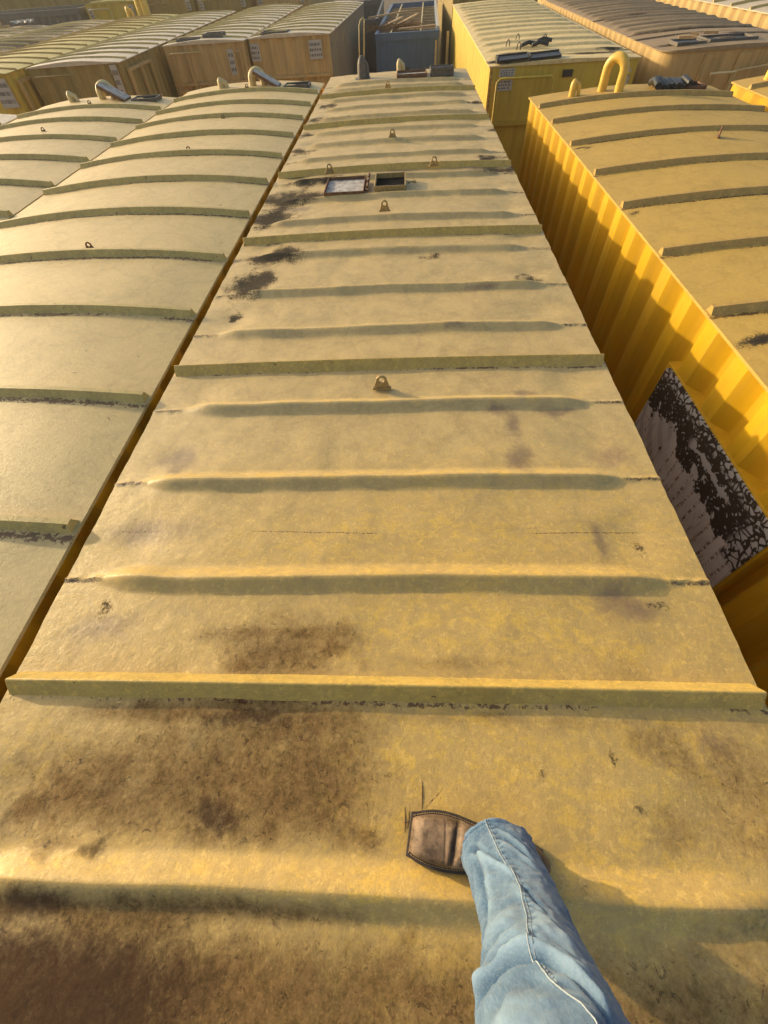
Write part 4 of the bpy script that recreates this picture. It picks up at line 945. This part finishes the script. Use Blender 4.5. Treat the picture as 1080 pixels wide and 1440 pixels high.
for k in range(90):
    s0 = .004 + k * .0065
    if s0 + .004 > ds[-1] * .98: break
    m.tube([leg_pt_s(s, float(np.interp(s, seam_s, seam_f)) + .028, .0006) for s in (s0, s0 + .002, s0 + .004)], .0006, 5)
m.build('stitching', M['thread'], jeans, True)

# boot: sections from heel (u = 0) to the square toe (u = 1)
heel = Vector((.462, -.086, 0)); toe = Vector((.138, -.032, 0)); ax = (toe - heel); LB = ax.length; ax.normalize(); sd_ = Vector((-ax.y, ax.x, 0))   # sd_ points to -y side
ZB = .032
ku = np.array([0, .04, .12, .25, .40, .52, .63, .74, .84, .92, .965, .985, 1.0])
kl = np.array([.016, .030, .038, .041, .042, .046, .052, .055, .054, .050, .046, .042, .038])     # half width on the sd_ side
kr = np.array([.016, .030, .038, .040, .040, .044, .050, .052, .049, .042, .037, .034, .030])     # half width on the other side
kh = np.array([.10, .125, .14, .14, .125, .100, .079, .068, .058, .050, .044, .038, .022])
NU, NA = 150, 60; uu = np.linspace(0, 1, NU) ** .92
hl_ = np.interp(uu, ku, kl); hr_ = np.interp(uu, ku, kr); hh_ = np.interp(uu, ku, kh)
for arr in (hl_, hr_, hh_):
    k_ = np.ones(7) / 7; pad = np.r_[np.full(3, arr[0]), arr, np.full(3, arr[-1])]; arr[:] = np.convolve(pad, k_, 'valid')
an = np.linspace(0, math.pi, NA); UU, AN = np.meshgrid(uu, an, indexing='ij')
cw = np.cos(AN); W_ = np.where(cw > 0, hl_[:, None], hr_[:, None])
xo = np.sign(cw) * np.abs(cw) ** .72 * W_; zo = np.sin(AN) ** .62 * hh_[:, None]
disp = -.0065 * np.exp(-((UU - .665 - .02 * cw) / .013) ** 2) * np.sin(AN) ** .7 + .0040 * np.exp(-((UU - .625 - .02 * cw) / .022) ** 2) * np.sin(AN) + .0030 * np.exp(-((UU - .705 - .01 * cw) / .018) ** 2) * np.sin(AN)
disp += -.0030 * np.exp(-((UU - .575 - .03 * cw) / .010) ** 2) * np.sin(AN) - .0026 * np.exp(-((UU - .735 + .015 * cw) / .009) ** 2) * np.sin(AN)
disp += (fbm(UU * 14, AN * 3, 71, 4) - .5) * .005
fd = .25 + .9 * np.exp(-((UU - .625 - .02 * cw) / .03) ** 2) + .9 * np.exp(-((UU - .95) / .035) ** 2) + .35 * sstep(.75, .9, UU) * (1 - np.sin(AN)) - .7 * np.exp(-((UU - .665 - .02 * cw) / .012) ** 2)
v = []
for i in range(NU):
    for j in range(NA):
        p = heel + ax * (uu[i] * LB) + sd_ * xo[i, j]; v.append((p.x - PL.x, p.y - PL.y, ZB + zo[i, j] + disp[i, j] - PL.z))
idx = np.arange(NU * NA).reshape(NU, NA)
f = np.stack([idx[:-1, :-1].ravel(), idx[1:, :-1].ravel(), idx[1:, 1:].ravel(), idx[:-1, 1:].ravel()], 1).tolist()
f.append(idx[0, :].tolist()); f.append(idx[-1, ::-1].tolist()); 
boot = mesh_obj('boot', v, f, M['leather'], person, True, {'fade': np.clip(fd, 0, 1).ravel()}, 70)
def outline(off):
    a = [heel + ax * (u * LB + (off if u > .98 else (-off if u < .02 else 0))) + sd_ * (l + off) for u, l in zip(uu[::3], hl_[::3])]
    b = [heel + ax * (u * LB + (off if u > .98 else (-off if u < .02 else 0))) - sd_ * (r + off) for u, r in zip(uu[::3], hr_[::3])]
    return a + b[::-1]
m = MB(); m.prism([(p.x - PL.x, p.y - PL.y, ZB - .014 - PL.z) for p in outline(.0105)][::-1] if False else [(p.x - PL.x, p.y - PL.y, ZB - .014 - PL.z) for p in outline(.0105)], (0, 0, .016))
so_ = m.build('sole', M['sole'], boot); bevel(so_, .002)
m = MB(); hp = [p for p in outline(.003) if (p - heel).dot(ax) < .085]; m.prism([(p.x - PL.x, p.y - PL.y, -.01 - PL.z) for p in hp], (0, 0, ZB - .010)); m.build('heel', M['sole'], boot)
m = MB()
ol = outline(.0032)
for a_, b_ in zip(ol[:-1], ol[1:]):
    m.tube([(a_.x - PL.x, a_.y - PL.y, ZB + .0025 - PL.z), ((a_ * .35 + b_ * .65).x - PL.x, (a_ * .35 + b_ * .65).y - PL.y, ZB + .0025 - PL.z)], .0009, 5)
m.build('stitching', M['wood'], so_)

hz = bpy.data.materials.new('warm_haze'); hz.use_nodes = True; hz.node_tree.nodes.clear()
ho = hz.node_tree.nodes.new('ShaderNodeOutputMaterial'); hv = hz.node_tree.nodes.new('ShaderNodeVolumePrincipled')
hv.inputs['Color'].default_value = (.95, .86, .70, 1); hv.inputs['Density'].default_value = HAZE; hv.inputs['Anisotropy'].default_value = .3
hz.node_tree.links.new(hv.outputs[0], ho.inputs['Volume'])
m = MB(); m.box((-34, -12, GZ - 1), (30, 46, 2.2)); o = m.build('haze', hz); tag(o, kind='stuff')

for o in bpy.data.objects:
    for k in ('_H', '_cx', '_cy'):
        if k in o: del o[k]
